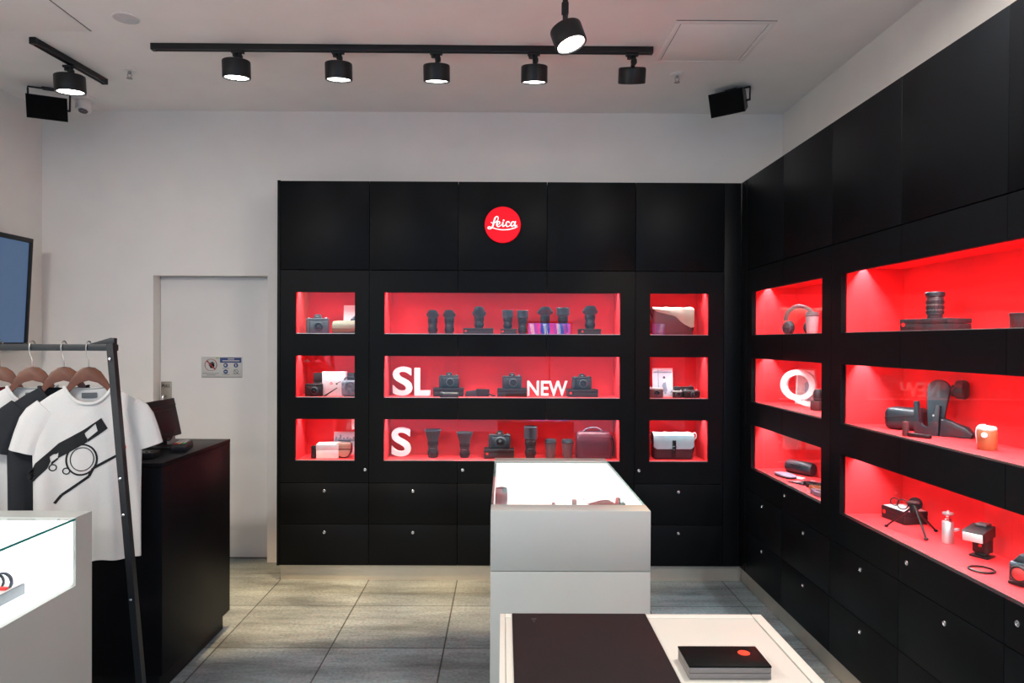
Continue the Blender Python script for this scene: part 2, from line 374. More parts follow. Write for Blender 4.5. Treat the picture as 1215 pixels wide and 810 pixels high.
# ------------------------------------------------------------------ round sign
t = thing('logo_sign', 'round red logo sign with white script on the black cabinet front', 'sign', (-0.011, Y0, 2.409))
MB().lathe([(0.118, 0.0), (0.122, -0.004), (0.122, -0.018), (0.119, -0.021)], (0, 0, 0), 'Y', 64).build('disc', redsign_m, t)
def sp(pts): return [((x-457)/178*0.1225, -(y-383)/178*0.1225) for x, y in pts]
wr = MB(); q = 0.1225/178; y0, y1 = -0.0235, -0.0205
def pen(pts, w, n=6):
    ps = smooth([(x, 0, z) for x, z in sp(pts)], n); ww = []
    if isinstance(w, (list, tuple)):
        for a, b in zip(w, w[1:]): ww += [(a+(b-a)*k/n)*q for k in range(n)]
        ww.append(w[-1]*q)
    else: ww = [w*q]*len(ps)
    wr.stroke([(p.x, p.z) for p in ps], ww, y0, y1)
pen([(343, 362), (362, 368), (386, 360), (408, 338), (412, 314), (398, 304), (381, 320), (370, 360), (360, 398), (340, 422), (320, 424), (312, 414), (322, 405), (345, 410), (390, 424), (450, 433), (520, 429), (575, 414), (602, 402)], [6, 7, 8, 9, 9, 9, 14, 16, 15, 10, 8, 8, 8, 8, 9, 10, 10, 9, 5])
pen([(398, 380), (420, 378), (430, 364), (420, 352), (404, 362), (398, 384), (410, 402), (428, 398), (444, 384)], [7, 7, 8, 9, 12, 14, 12, 8, 6])
pen([(458, 362), (456, 382), (460, 400), (474, 394), (486, 380)], [15, 14, 12, 8, 6])
pen([(465, 341), (467, 342)], 17, 2)
pen([(520, 362), (512, 352), (496, 360), (490, 380), (498, 400), (516, 398), (532, 384)], [13, 9, 12, 14, 12, 8, 6])
pen([(572, 362), (558, 353), (542, 366), (538, 388), (550, 400), (564, 388), (576, 360)], [8, 9, 13, 14, 10, 8, 8])
pen([(580, 354), (574, 380), (580, 398), (598, 386)], [14, 14, 11, 5])
wr.build('script_lettering', signwhite_m, t)

# ------------------------------------------------------------------ product builders
def red_dot(parent, x, y, z, r=0.006):
    return MB().disc((x, z), r, y-0.001, y, 18).build('logo_dot', reddot_m, parent)
def lens(label, loc, r, hh, hood='tulip', hr=None, hood_h=0.06, group=None, rz=0.0):
    """upright lens; hh = height without hood"""
    t = thing('camera_lens', label, 'lens', loc, rz, group)
    MB().lathe([(r*0.86, 0), (r*0.90, 0.004), (r*0.90, 0.012), (r*0.98, 0.016), (r, 0.03), (r, hh*0.45), (r*0.96, hh*0.46), (r*0.96, hh*0.52), (r, hh*0.53), (r, hh*0.62), (r*1.02, hh*0.95), (r*0.98, hh)], seg=32).build('barrel', lens_m, t)
    n = 36
    for nm, z0, z1 in (('aperture_ring', hh*0.14, hh*0.36), ('focus_ring', hh*0.64, hh*0.90)):
        g = MB(); g.rings([[((r*k+(0.0012 if i % 2 else 0))*math.cos(2*PI*i/n), (r*k+(0.0012 if i % 2 else 0))*math.sin(2*PI*i/n), z) for i in range(n)] for z, k in ((z0, 1.01), (z0+0.002, 1.045), (z1-0.002, 1.045), (z1, 1.01))])
        g.build(nm, ring_m, t)
    mk = MB(); mk.box(-r*0.5, r*0.45, -r*1.02, -r*0.8, hh*0.485, hh*0.50); mk.box(-r*0.1, r*0.05, -r*1.02, -r*0.8, hh*0.47, hh*0.482); mk.build('distance_marks', greypl_m, t)
    hr = hr or r*1.3
    if hood == 'tulip':
        n = 48
        def zt(a): return hh + hood_h*(0.36 + 0.64*min(1, max(0, 0.5+0.85*math.cos(2*(a-PI/2)))))
        def rg(k, rr): return [(rr*math.cos(2*PI*i/n), rr*math.sin(2*PI*i/n), hh-0.016+(zt(2*PI*i/n)-hh+0.016)*k) for i in range(n)]
        m = MB(); m.rings([rg(0, r*1.02), rg(0.3, r*1.10), rg(0.62, hr*0.93), rg(0.78, hr), rg(1, hr), rg(1, hr*0.94), rg(0.6, hr*0.86), rg(0.1, r*0.95)], cap0=False)
        m.build('lens_hood', hood_m, t)
    elif hood == 'flare':
        z = hh
        m = MB()
        for s_ in (0,):
            sq = lambda w, d, zz: [(math.copysign(abs(math.cos(2*PI*i/40))**0.55, math.cos(2*PI*i/40))*w, math.copysign(abs(math.sin(2*PI*i/40))**0.55, math.sin(2*PI*i/40))*d, zz) for i in range(40)]
            m.rings([sq(r*1.04, r*1.04, z-0.02), sq(r*1.15, r*1.15, z), sq(hr*0.96, hr*0.85, z+hood_h*0.75), sq(hr, hr*0.9, z+hood_h*0.8), sq(hr, hr*0.9, z+hood_h), sq(hr*0.93, hr*0.83, z+hood_h), sq(r*0.95, r*0.95, z+0.01)], cap0=False)
        m.build('lens_hood', hood_m, t)
    elif hood == 'cyl':
        MB().lathe([(r*1.02, hh-0.01), (hr, hh), (hr, hh+hood_h-0.006), (hr*1.03, hh+hood_h-0.004), (hr*1.0, hh+hood_h), (hr*0.92, hh+hood_h), (hr*0.9, hh+0.01)], seg=32, cap0=False).build('lens_hood', hood_m, t)
    else:
        MB().lathe([(r*0.97, hh-0.002), (r*0.99, hh+0.004), (r*0.8, hh+0.006)], seg=28, cap0=False).build('lens_cap', ring_m, t)
    return t
def product_box(label, loc, w, d, hh, rz=0.0, m=None, lidm=None, dot=None, group=None, name='product_box'):
    t = thing(name, label, 'box', loc, rz, group); m = m or boxblk_m; lidm = lidm or m
    rbox('box_base', m, t, -w/2, w/2, -d/2, d/2, 0, hh*0.6, 0.0015)
    rbox('lid', lidm, t, -w/2-0.001, w/2+0.001, -d/2-0.001, d/2+0.001, hh*0.6+0.0012, hh, 0.002)
    if dot is not None: red_dot(t, dot, -d/2-0.0012, hh*0.55, min(0.009, hh*0.17))
    return t
def mirrorless(label, loc, w, hh, rz=0.0, lens_len=0.0, top=None, body=None, group=None, hump=True, lr=0.026, grip=True):
    t = thing('camera', label, 'camera', loc, rz, group); body = body or camlt_m; top = top or cam_m; d = w*0.36; bh = hh*(0.80 if hump else 0.93)
    rbox('body', body, t, -w/2, w/2, -d/2, d/2, 0, bh*0.86, w*0.05, 3)
    tp = MB().box(-w/2*0.985, w/2*0.985, -d/2*0.95, d/2*0.95, bh*0.82, bh, w*0.03, 0, 3)
    if hump: tp.prism([(-w*0.17, bh-0.004), (-w*0.13, hh*0.95), (-w*0.09, hh), (w*0.10, hh), (w*0.14, hh*0.95), (w*0.19, bh-0.004)], -d*0.42, d*0.46, 0, 0.003)
    tp.build('top_plate', top, t)
    if grip: MB().tube([(-w*0.40, -d*0.52, 0.006), (-w*0.40, -d*0.60, bh*0.4), (-w*0.40, -d*0.52, bh*0.86)], [w*0.075, w*0.085, w*0.07], 12).build('grip', body, t)
    MB().lathe([(w*0.055, bh-0.002), (w*0.055, bh+0.006), (w*0.048, bh+0.008)], (w*0.36, 0, 0), 'Z', 20).build('dial', silver_m if top is not cam_m else camgrey_m, t)
    MB().lathe([(w*0.045, bh-0.002), (w*0.045, bh+0.004), (w*0.02, bh+0.006)], (-w*0.38, -d*0.1, 0), 'Z', 20).build('shutter_button', silver_m if top is not cam_m else camgrey_m, t)
    cz = bh*0.47; cx = w*0.06
    MB().lathe([(lr*1.12, -d/2+0.004), (lr*1.12, -d/2-0.004), (lr*1.0, -d/2-0.006), (lr*0.9, -d/2-0.006), (lr*0.86, -d/2+0.003)], (cx, 0, cz), 'Y', 32, cap0=False, cap1=False).build('mount_ring', camgrey_m, t)
    if lens_len > 0:
        y = -d/2
        MB().lathe([(lr*0.95, y), (lr*0.98, y-0.008), (lr*0.92, y-0.01), (lr*0.92, y-lens_len*0.6), (lr*0.86, y-lens_len*0.62), (lr*0.86, y-lens_len), (lr*0.74, y-lens_len), (lr*0.7, y-lens_len+0.006)], (cx, 0, cz), 'Y', 32).build('lens', lens_m, t)
        MB().lathe([(lr*0.70, y-lens_len+0.007), (lr*0.5, y-lens_len+0.003), (lr*0.01, y-lens_len+0.001)], (cx, 0, cz), 'Y', 28).build('front_glass', glassdark_m, t)
    else:
        MB().lathe([(lr*0.88, -d/2-0.003), (lr*0.55, -d/2-0.0035), (lr*0.01, -d/2-0.004)], (cx, 0, cz), 'Y', 28).build('body_cap', ring_m, t)
    if hump: MB().box(-w*0.055, w*0.055, -d*0.45, -d*0.41, hh*0.86, hh*0.91).build('nameplate', greypl_m, t)
    MB().disc((-w*0.24, bh*0.72), w*0.02, -d/2-0.002, -d/2).build('logo_dot', reddot_m if not hump else camgrey_m, t)
    return t
def photo_print(label, loc, w, hh, draw, rz=0.0, tilt=0.10, name='photo_print'):
    t = thing(name, label, 'photograph', loc, rz)
    t.rotation_euler = (-tilt, 0, rz)
    rbox('card', paper_m, t, -w/2, w/2, 0, 0.003, 0, hh, 0.0005)
    m = MB(); draw(m); m.build('picture', [photoblue_m, photomid_m, photodark_m, paper_m, photoskin_m], t)
    # easel strut at the back keeps the card standing
    MB().prism([(-w*0.12, 0), (w*0.12, 0), (w*0.06, hh*0.7), (-w*0.06, hh*0.7)], 0.0035, 0.006).build('easel_strut', boxgrey_m, t)
    return t
def tumbler(label, loc, r, hh, m, lidm, group=None):
    t = thing('tumbler', label, 'tumbler', loc, 0, group)
    MB().lathe([(r*0.70, 0), (r*0.72, 0.003), (r*0.93, hh*0.80), (r*0.93, hh*0.82)], seg=28).build('cup_body', m, t)
    MB().lathe([(r*0.95, hh*0.80), (r*1.0, hh*0.815), (r*1.0, hh*0.86), (r*0.93, hh*0.875), (r*0.90, hh*0.97), (r*0.86, hh), (r*0.7, hh*0.99)], seg=28).build('lid', lidm, t)
    g = MB()
    for k in range(4): g.lathe([(r*(0.74+0.02*k), hh*(0.12+0.1*k)), (r*(0.775+0.02*k), hh*(0.125+0.1*k)), (r*(0.785+0.02*k), hh*(0.175+0.1*k)), (r*(0.76+0.02*k), hh*(0.18+0.1*k))], seg=28)
    g.build('grip_ring', m, t)
    return t
def strap_loop(pts, r, m, parent, flat=0.35, name='strap'):
    return MB().tube(smooth(pts, 5), r, 8, flat=flat).build(name, m, parent)

# ------------------------------------------------------------------ back wall, top row (behind glass)
Z1, Z2, Z3 = 1.671, 1.239, 0.811
mirrorless('grey camera with short lens in the top left niche, beside an olive pouch', (-1.297, 4.89, Z1), 0.155, 0.135, 0.15, 0.03, camgrey_m, camgrey_m, hump=True, lr=0.03)
t = thing('pouch', 'olive fabric pouch in the top left niche', 'pouch', (-1.085, 4.895, Z1))
m = MB(); m.rings([[(x, 0.040*k*math.cos(2*PI*i/20), 0.046+0.044*k*math.sin(2*PI*i/20)*(1 if math.sin(2*PI*i/20) > 0 else 1.04)) for i in range(20)] for x, k in ((-0.112, 0.55), (-0.108, 0.8), (-0.095, 0.96), (-0.04, 1.0), (0.03, 0.97), (0.09, 0.95), (0.105, 0.75), (0.11, 0.5))]); m.build('pouch_body', olive_m, t)
m = MB(); m.rings([[(x, 0.043*k*math.cos(a), 0.046+0.0475*k*math.sin(a)) for a in [R(-10+20*i) for i in range(11)]] + [(x, 0.041*k*math.cos(a), 0.046+0.0455*k*math.sin(a)) for a in [R(190-20*i) for i in range(11)]] for x, k in ((-0.104, 0.9), (-0.07, 1.0), (-0.02, 0.97), (0.04, 1.01), (0.1, 0.88))]); m.build('flap', mat('olive_highlight', (0.33, 0.35, 0.24), 0.6), t)  # paler olive paints the highlight along the pouch's top
def d1(m):
    m.box(-0.045, 0.045, -0.001, 0, 0.01, 0.20, 0, 3); m.disc((0.03, 0.11), 0.018, -0.0016, -0.001, 14, 1); m.disc((0.012, 0.10), 0.012, -0.0016, -0.001, 14, 2); m.prism([(0.02, 0.10), (0.04, 0.10), (0.04, 0.16), (0.034, 0.15)], -0.0016, -0.001, 2)
photo_print('white photo print with a small dark motif behind the olive pouch', (-1.086, 4.96, Z1), 0.10, 0.205, d1)
GL = 'lenses standing in the top row of the wide niche'
lens('upright lens with petal hood, leftmost lens in the top wide niche', (-0.498, 4.905, Z1), 0.031, 0.125, 'tulip', 0.045, 0.045, GL)
lens('upright lens with petal hood, second lens in the top wide niche', (-0.382, 4.905, Z1), 0.031, 0.125, 'tulip', 0.046, 0.045, GL)
product_box('flat dark box with a red dot under the tall petal hooded lens', (-0.177, 4.905, Z1), 0.206, 0.14, 0.045, 0, boxgrey_m, None, -0.085)
lens('tall lens with a broad petal hood standing on the widest flat dark box', (-0.173, 4.905, Z1+0.045), 0.031, 0.085, 'tulip', 0.050, 0.065, GL)
product_box('small dark box with a red dot under the straight hooded lens', (0.034, 4.91, Z1), 0.112, 0.112, 0.041, 0, boxgrey_m, None, -0.042)
lens('straight hooded lens on a small dark box, middle of the top wide niche', (0.026, 4.91, Z1+0.041), 0.029, 0.08, 'cyl', 0.038, 0.05, GL)
lens('straight hooded lens standing without a box beside the cabinet seam', (0.131, 4.91, Z1), 0.029, 0.12, 'cyl', 0.039, 0.05, GL)
lens('lens with a very wide petal hood, in front of the coloured stripes', (0.288, 4.91, Z1), 0.031, 0.145, 'tulip', 0.058, 0.05, GL)
lens('straight hooded lens right of the wide petal hood, third lens from the right', (0.413, 4.91, Z1), 0.033, 0.14, 'cyl', 0.045, 0.05, GL)
product_box('flat dark box with a red dot under the rightmost petal hooded lens', (0.598, 4.91, Z1), 0.146, 0.13, 0.043, 0, boxblk_m, None, -0.055)
lens('petal hooded lens on a dark box, rightmost lens of the top wide niche', (0.603, 4.91, Z1+0.043), 0.034, 0.105, 'tulip', 0.055, 0.055, GL)

# satchel: body, flap, straps
def satchel(label, loc, w, d, hh, bodym, flapm, flap_drop, strapm, buckle=True, skew=None, rz=0.0, loop=None):
    t = thing('messenger_bag', label, 'bag', loc, rz)
    rbox('bag_body', bodym, t, -w/2, w/2, -d/2, d/2, 0, hh*0.93, 0.014, 3)
    n = 13; sec = []
    for i in range(n):
        u = i/(n-1); x = (-w/2-0.004)+(w+0.008)*u
        dr = flap_drop if skew is None else flap_drop*skew(u)
        fold = 0.003*math.sin(u*23)+0.002*math.sin(u*41+1)
        edge = 0.016*max(0, abs(u-0.5)*2-0.86)/0.14
        prof = [(d/2+0.002, hh*0.55), (d/2+0.003, hh*0.90), (d*0.3, hh+fold), (-d*0.25, hh+fold), (-d/2-0.004+fold, hh*0.92), (-d/2-0.011-fold, hh-(dr)*0.5), (-d/2-0.009-fold*0.5, hh-dr+edge), ]
        inner = [(y*0.97+(0.002 if y < 0 else -0.002), z-0.003) for y, z in prof]
        sec.append([(x, y, z) for y, z in prof] + [(x, y, z) for y, z in inner[::-1]])
    MB().rings(sec).build('flap', flapm, t)
    if buckle:
        MB().tube([(0.0, -d/2-0.018, hh*0.74), (0.0, -d/2-0.020, hh*0.55), (0.0, -d/2-0.014, hh*0.30), (0, -d/2-0.007, 0.02)], [0.004, 0.004, 0.0038, 0.0035], 10, flat=3.2).build('closing_strap', strapm, t)
        b = MB(); b.box(-0.017, 0.017, -d/2-0.027, -d/2-0.014, hh*0.5, hh*0.525, 0.002); b.box(-0.012, 0.012, -d/2-0.027, -d/2-0.016, hh*0.4, hh*0.41, 0.001); b.build('buckle', chrome_m, t)
    strap_loop([(-w/2+0.004, 0.0, hh*0.6), (-w/2-0.012, 0.004, hh*0.8), (-w/2-0.010, 0.0, hh*0.93), (-w/2+0.006, 0.0, hh*0.97)], 0.012, strapm, t)
    if loop: strap_loop(loop, 0.004, mat('cord_white', (0.7, 0.6, 0.6), 0.6), t, 1.0, 'cord')
    strap_loop([(w/2-0.004, 0.01, hh*0.75), (w/2+0.02, 0.012, hh*0.5), (w/2+0.014, 0.01, 0.05), (w/2-0.002, 0.01, 0.012)], 0.010, strapm, t)
    return t
satchel('dark brown shoulder bag with a pale beige flap in the top right niche', (1.176, 4.905, Z1), 0.275, 0.10, 0.196, brown_m, beige_m, 0.16, boxblk_m, False, lambda u: 0.10+0.30*u+0.55*max(0, (u-0.55)/0.45)**0.4 if u > 0.55 else 0.16+0.42*u)

# ------------------------------------------------------------------ back wall, middle row
mirrorless('small black compact camera in the left niche, before a white sleeve box', (-1.315, 4.87, Z2), 0.118, 0.092, 0, 0.02, cam_m, boxblk_m, hump=False, lr=0.024, grip=False)
product_box('large charcoal box standing behind the white sleeve box', (-1.196, 4.965, Z2), 0.285, 0.06, 0.158, 0, boxgrey_m)
t = thing('sleeve_box', 'white upright box with a small red dot and a dark diagonal corner', 'box', (-1.181, 4.905, Z2))
rbox('sleeve', boxwht_m, t, -0.082, 0.082, -0.026, 0.026, 0, 0.168, 0.002)
MB().prism([(-0.075, 0.0), (-0.055, 0.0), (0.025, 0.055), (0.022, 0.060)], -0.0272, -0.026).build('diagonal_band', boxblk_m, t)
MB().ring((-0.018, -0.0265, 0.088), 0.007, 0.0018, 'Y', 18).build('logo_dot', reddot_m, t)
MB().disc((0.02, 0.085), 0.006, -0.0272, -0.026, 12).stroke([(0.02, 0.085), (0.034, 0.096), (0.045, 0.10)], 0.003, -0.0272, -0.026).build('motif', ink_m, t)
t = thing('camera_case', 'grey camouflage camera case at the right edge of the middle left niche', 'case', (-1.062, 4.88, Z2))
rbox('case_body', camo_m, t, -0.062, 0.052, -0.035, 0.035, 0, 0.112, 0.022, 4)
MB().ring((0.0, -0.037, 0.06), 0.038, 0.006, 'Y', 28).build('front_panel', camo_m, t)
MB().tube(smooth([(-0.05, 0, 0.10), (-0.035, -0.004, 0.128), (0.02, -0.004, 0.132), (0.045, 0, 0.10)], 5), 0.007, 8, flat=0.5).build('handle', bluegrey_m, t)
def letters(label, txt, w, hh, dp, loc, bold, rz=0.0, part=None):
    o = text_obj('display_letter' if len(txt) == 1 else 'display_word', txt, w, hh, dp, letter_m, None, loc, bold)
    o.rotation_euler = (0, 0, rz)
    return tag(o, label, 'letter' if len(txt) == 1 else 'word')
letters('white letter S beside the white L in the middle niche', 'S', 0.138, 0.205, 0.03, (-0.712, 4.945, Z2), 0.022)
letters('white letter L standing right of an S', 'L', 0.112, 0.196, 0.03, (-0.572, 4.945, Z2), 0.030)
letters('white letter S standing alone in the bottom wide niche', 'S', 0.138, 0.205, 0.03, (-0.720, 4.945, Z3), 0.022)
GC = 'mirrorless camera bodies on black boxes'
product_box('black box under the leftmost camera body, behind a rolled blue grey grip', (-0.386, 4.925, Z2), 0.208, 0.12, 0.058, 0, boxblk_m)
mirrorless('camera body on the black box next to the white L letter', (-0.384, 4.925, Z2+0.058), 0.140, 0.108, 0.05, 0, cam_m, camlt_m, GC)
product_box('black box under the middle camera body, left of the word NEW', (0.058, 4.925, Z2), 0.204, 0.12, 0.056, 0, boxblk_m)
mirrorless('camera body on a black box, directly left of the word NEW', (0.058, 4.925, Z2+0.056), 0.134, 0.108, 0.05, 0, cam_m, camlt_m, GC)
product_box('black box with a red dot under the camera body right of NEW', (0.551, 4.925, Z2), 0.210, 0.12, 0.052, 0, boxblk_m, None, -0.085)
mirrorless('camera body on a red dotted black box, right of the word NEW', (0.548, 4.925, Z2+0.052), 0.134, 0.108, 0.05, 0, cam_m, camlt_m, GC)
letters('white word NEW standing between two camera boxes', 'NEW', 0.285, 0.108, 0.012, (0.309, 4.955, Z2), 0.02)
t = thing('hand_grip', 'blue grey rolled leather grip lying before the leftmost black box', 'grip', (-0.369, 4.805, Z2))
MB().lathe([(0.012, -0.06), (0.018, -0.057), (0.019, -0.03), (0.018, 0.03), (0.019, 0.057), (0.013, 0.06)], (0, 0, 0.019), 'X', 20).build('grip_roll', bluegrey_m, t)
MB().lathe([(0.0195, -0.066), (0.021, -0.06), (0.021, -0.05), (0.0195, -0.046)], (0, 0, 0.0205), 'X', 20).build('grip_end', ring_m, t)
t = thing('strap_wallet', 'black leather strap and open folder lying between the camera boxes', 'strap', (-0.178, 4.895, Z2))
m = MB(); m.M = Matrix.Rotation(R(-10), 4, 'Z'); m.prism([(-0.09, 0), (-0.012, 0), (-0.004, 0.048), (-0.085, 0.036)], -0.02, -0.012, 0, 0.001); m.build('folder_cover', bluegrey_m, t)
m = MB(); m.M = Matrix.Rotation(R(14), 4, 'Z'); m.prism([(-0.015, 0), (0.075, 0), (0.077, 0.052), (-0.018, 0.055)], -0.02, -0.01, 0, 0.001); m.build('folder_back', boxblk_m, t)
MB().tube(smooth([(0.06, 0.0, 0.02), (0.085, -0.01, 0.014), (0.105, -0.005, 0.006), (0.12, 0.0, 0.006)], 4), 0.005, 8).build('strap', ring_m, t)
def d2(m):
    m.box(-0.066, 0.066, -0.001, 0, 0.008, 0.192, 0, 0); m.box(-0.066, 0.066, -0.0016, -0.001, 0.168, 0.177, 0, 1); m.box(-0.034, -0.029, -0.0016, -0.001, 0.06, 0.192, 0, 1)
    m.prism([(-0.066, 0.008), (0.066, 0.008), (0.066, 0.04), (-0.066, 0.026)], -0.0014, -0.001, 0)
    m.prism([(0.002, 0.035), (0.032, 0.038), (0.026, 0.075), (0.02, 0.105), (0.004, 0.098), (-0.004, 0.08)], -0.002, -0.001, 1)
    m.prism([(0.004, 0.098), (0.020, 0.104), (0.022, 0.118), (0.012, 0.128), (0.004, 0.12)], -0.0021, -0.001, 3); m.disc((0.010, 0.136), 0.009, -0.002, -0.001, 14, 2)
    m.prism([(0.01, 0.022), (0.024, 0.022), (0.024, 0.036), (0.01, 0.036)], -0.002, -0.001, 1); m.prism([(0.05, 0.03), (0.066, 0.03), (0.066, 0.052)], -0.002, -0.001, 1)
photo_print('photo print of a person in a long blue skirt walking on a pale shore', (1.122, 4.93, Z2), 0.146, 0.203, d2, R(3))
mirrorless('small brown and silver camera in front of the photo of a walking person', (1.056, 4.855, Z2), 0.098, 0.074, -0.2, 0.02, silver_m, brown_m, hump=False, lr=0.022, grip=False)
mirrorless('black rangefinder camera behind the silver ringed one, right of the photo', (1.262, 4.91, Z2), 0.138, 0.080, 0.1, 0.02, cam_m, boxblk_m, hump=False, lr=0.023, grip=False)
mirrorless('black camera with a silver ringed lens lying low, right of the photo', (1.300, 4.86, Z2), 0.120, 0.055, 0.25, 0.02, camgrey_m, boxblk_m, hump=False, lr=0.02, grip=False)
mirrorless('smallest camera with a bright silver ring, at the foot of the photo', (1.205, 4.855, Z2), 0.066, 0.052, -0.1, 0.016, silver_m, boxblk_m, hump=False, lr=0.018, grip=False)

# ------------------------------------------------------------------ back wall, bottom row
product_box('white box with black ends in the bottom left niche', (-1.222, 4.90, Z3), 0.150, 0.13, 0.098, 0.12, boxwht_m, boxwht_m)
t = thing('flat_holder', 'black flat flask shaped holder leaning on the white box', 'holder', (-1.262, 4.855, Z3), R(8))
MB().prism([(-0.034, 0.006)] + arc(0.030, 0.034, 0.028, -90, 90, 12) + [(-0.034, 0.066)], -0.010, 0.010, 0, 0.003).build('holder_body', mat('holder_dark', (0.012, 0.020, 0.026), 0.45), t)
m = MB(); m.box(-0.066, -0.036, -0.016, 0.016, 0, 0.088, 0.006); m.lathe([(0.009, -0.016), (0.009, -0.021), (0.004, -0.022)], (-0.052, 0, 0.016), 'Y', 14).lathe([(0.009, -0.016), (0.009, -0.021), (0.004, -0.022)], (-0.052, 0, 0.074), 'Y', 14); m.build('holder_spine', boxblk_m, t)
t = thing('leather_case', 'tan half-round leather camera case in the bottom left niche', 'case', (-1.108, 4.88, Z3))
prof = [(-0.054, 0.098), (-0.056, 0.06), (-0.050, 0.032), (-0.034, 0.010), (-0.012, 0.0), (0.014, 0.0), (0.036, 0.010), (0.050, 0.032), (0.055, 0.06), (0.053, 0.098), (0.04, 0.106), (-0.04, 0.106)]
MB().prism(prof, -0.026, 0.03, 0, 0.008).build('case_body', brown_m, t)
MB().prism([(-0.050, 0.058), (-0.043, 0.036), (-0.026, 0.016), (-0.008, 0.009), (0.012, 0.009), (0.03, 0.016), (0.044, 0.036), (0.05, 0.058)], -0.034, -0.024, 0, 0.003).build('front_pocket', tan_m, t)
MB().prism([(-0.052, 0.066), (0.052, 0.066), (0.053, 0.098), (0.04, 0.108), (-0.04, 0.108), (-0.053, 0.098)], -0.036, -0.022, 0, 0.003).build('flap', tan_m, t)
def d3(m):
    m.box(-0.08, 0.08, -0.001, 0, 0.06, 0.153, 0, 0); m.box(-0.08, 0.08, -0.0016, -0.001, 0.095, 0.112, 0, 1); m.box(-0.08, 0.08, -0.0014, -0.001, 0.06, 0.096, 0, 0)
    for x, hh in ((-0.07, 0.02), (-0.05, 0.012), (-0.04, 0.034), (-0.015, 0.014), (0.01, 0.018), (0.03, 0.01), (0.055, 0.02), (0.07, 0.014)): m.box(x-0.006, x+0.008, -0.0019, -0.001, 0.105, 0.108+hh, 0, 1)
    m.prism([(-0.06, 0.096), (0.03, 0.092), (0.04, 0.101), (-0.05, 0.104)], -0.002, -0.001, 2)
photo_print('photo print of a harbour skyline behind the tan leather case', (-1.125, 5.0, Z3), 0.172, 0.164, d3)
t = thing('hang_tag', 'white paper tag hanging under the soffit of the bottom left niche', 'tag', (-1.036, 4.93, Z3))
MB().prism([(-0.03, 0.188), (0.02, 0.203), (0.02, 0.3068), (-0.03, 0.3068)], 0, 0.003).build('tag_card', paper_m, t)
m = MB()
for k in range(5): m.box(-0.016, 0.012, -0.001, 0, 0.212+k*0.014, 0.216+k*0.014)
m.build('tag_lines', inkgrey_m, t)
GS = 'large lenses standing in the bottom wide niche'
lens('tall lens with a flared square hood beside the lone S letter', (-0.494, 4.91, Z3), 0.035, 0.135, 'flare', 0.056, 0.06, GS)
lens('shorter lens with a flared square hood, second from the lone S letter', (-0.271, 4.91, Z3), 0.034, 0.118, 'flare', 0.056, 0.06, GS)
product_box('black box with a red dot under the large reflex camera', (-0.030, 4.912, Z3), 0.208, 0.13, 0.064, 0, boxblk_m, None, -0.082)
mirrorless('large reflex camera with a rounded prism on a black box', (-0.026, 4.915, Z3+0.064), 0.152, 0.122, -0.12, 0.012, cam_m, lens_m, None, True, 0.036)
lens('tallest telephoto lens with a straight hood in the bottom wide niche', (0.190, 4.91, Z3), 0.037, 0.135, 'cyl', 0.046, 0.085, GS)
GT = 'lidded travel cups in the bottom wide niche'
tumbler('grey lidded cup next to the tall telephoto lens', (0.330, 4.905, Z3), 0.043, 0.130, cupgrey_m, bluegrey_m, GT)
tumbler('grey lidded cup next to the maroon bag', (0.448, 4.905, Z3), 0.043, 0.130, cupgrey_m, bluegrey_m, GT)
t = thing('handbag', 'maroon leather bag with a curved top handle in the bottom wide niche', 'bag', (0.632, 4.915, Z3))
m = MB(); sec = []
for z, w, d in ((0, 0.118, 0.045), (0.004, 0.126, 0.05), (0.06, 0.127, 0.052), (0.12, 0.125, 0.048), (0.165, 0.121, 0.04), (0.180, 0.114, 0.03), (0.186, 0.10, 0.02)):
    sec.append([(math.copysign(abs(math.cos(2*PI*i/36))**0.35, math.cos(2*PI*i/36))*w, math.copysign(abs(math.sin(2*PI*i/36))**0.5, math.sin(2*PI*i/36))*d+0.003*math.sin(7*i+z*60), z) for i in range(36)])
m.rings(sec); m.build('bag_body', maroon_m, t)
MB().tube(smooth([(-0.075, -0.002, 0.176), (-0.058, -0.004, 0.198), (-0.02, -0.005, 0.212), (0.025, -0.005, 0.208), (0.055, -0.003, 0.190), (0.068, -0.002, 0.176)], 6), [0.010]*31, 10, flat=0.6).build('handle', mat('handle_plum', (0.12, 0.10, 0.14), 0.4), t)
m = MB(); m.tube(smooth([(0.110, -0.012, 0.165), (0.134, -0.014, 0.13), (0.138, -0.012, 0.07), (0.130, -0.01, 0.012)], 6), 0.016, 8, flat=0.4); m.build('side_strap', mat('strap_dark_maroon', (0.02, 0.004, 0.008), 0.5), t)
m = MB(); m.tube([(-0.118, -0.05, 0.150), (0, -0.0535, 0.152), (0.118, -0.05, 0.150)], 0.0018, 6); m.tube([(-0.112, -0.053, 0.018), (0.112, -0.053, 0.018)], 0.0018, 6); m.build('stitched_seam', maroon_m, t)
satchel('burgundy messenger bag with a pale blue flap in the bottom right niche', (1.180, 4.90, Z3), 0.272, 0.10, 0.182, burg_m, blueflap_m, 0.108, boxblk_m, True, None, 0.0,
        [(0.13, -0.01, 0.165), (0.152, -0.012, 0.180), (0.166, -0.012, 0.168), (0.166, -0.012, 0.15), (0.150, -0.011, 0.128), (0.138, -0.01, 0.11)])

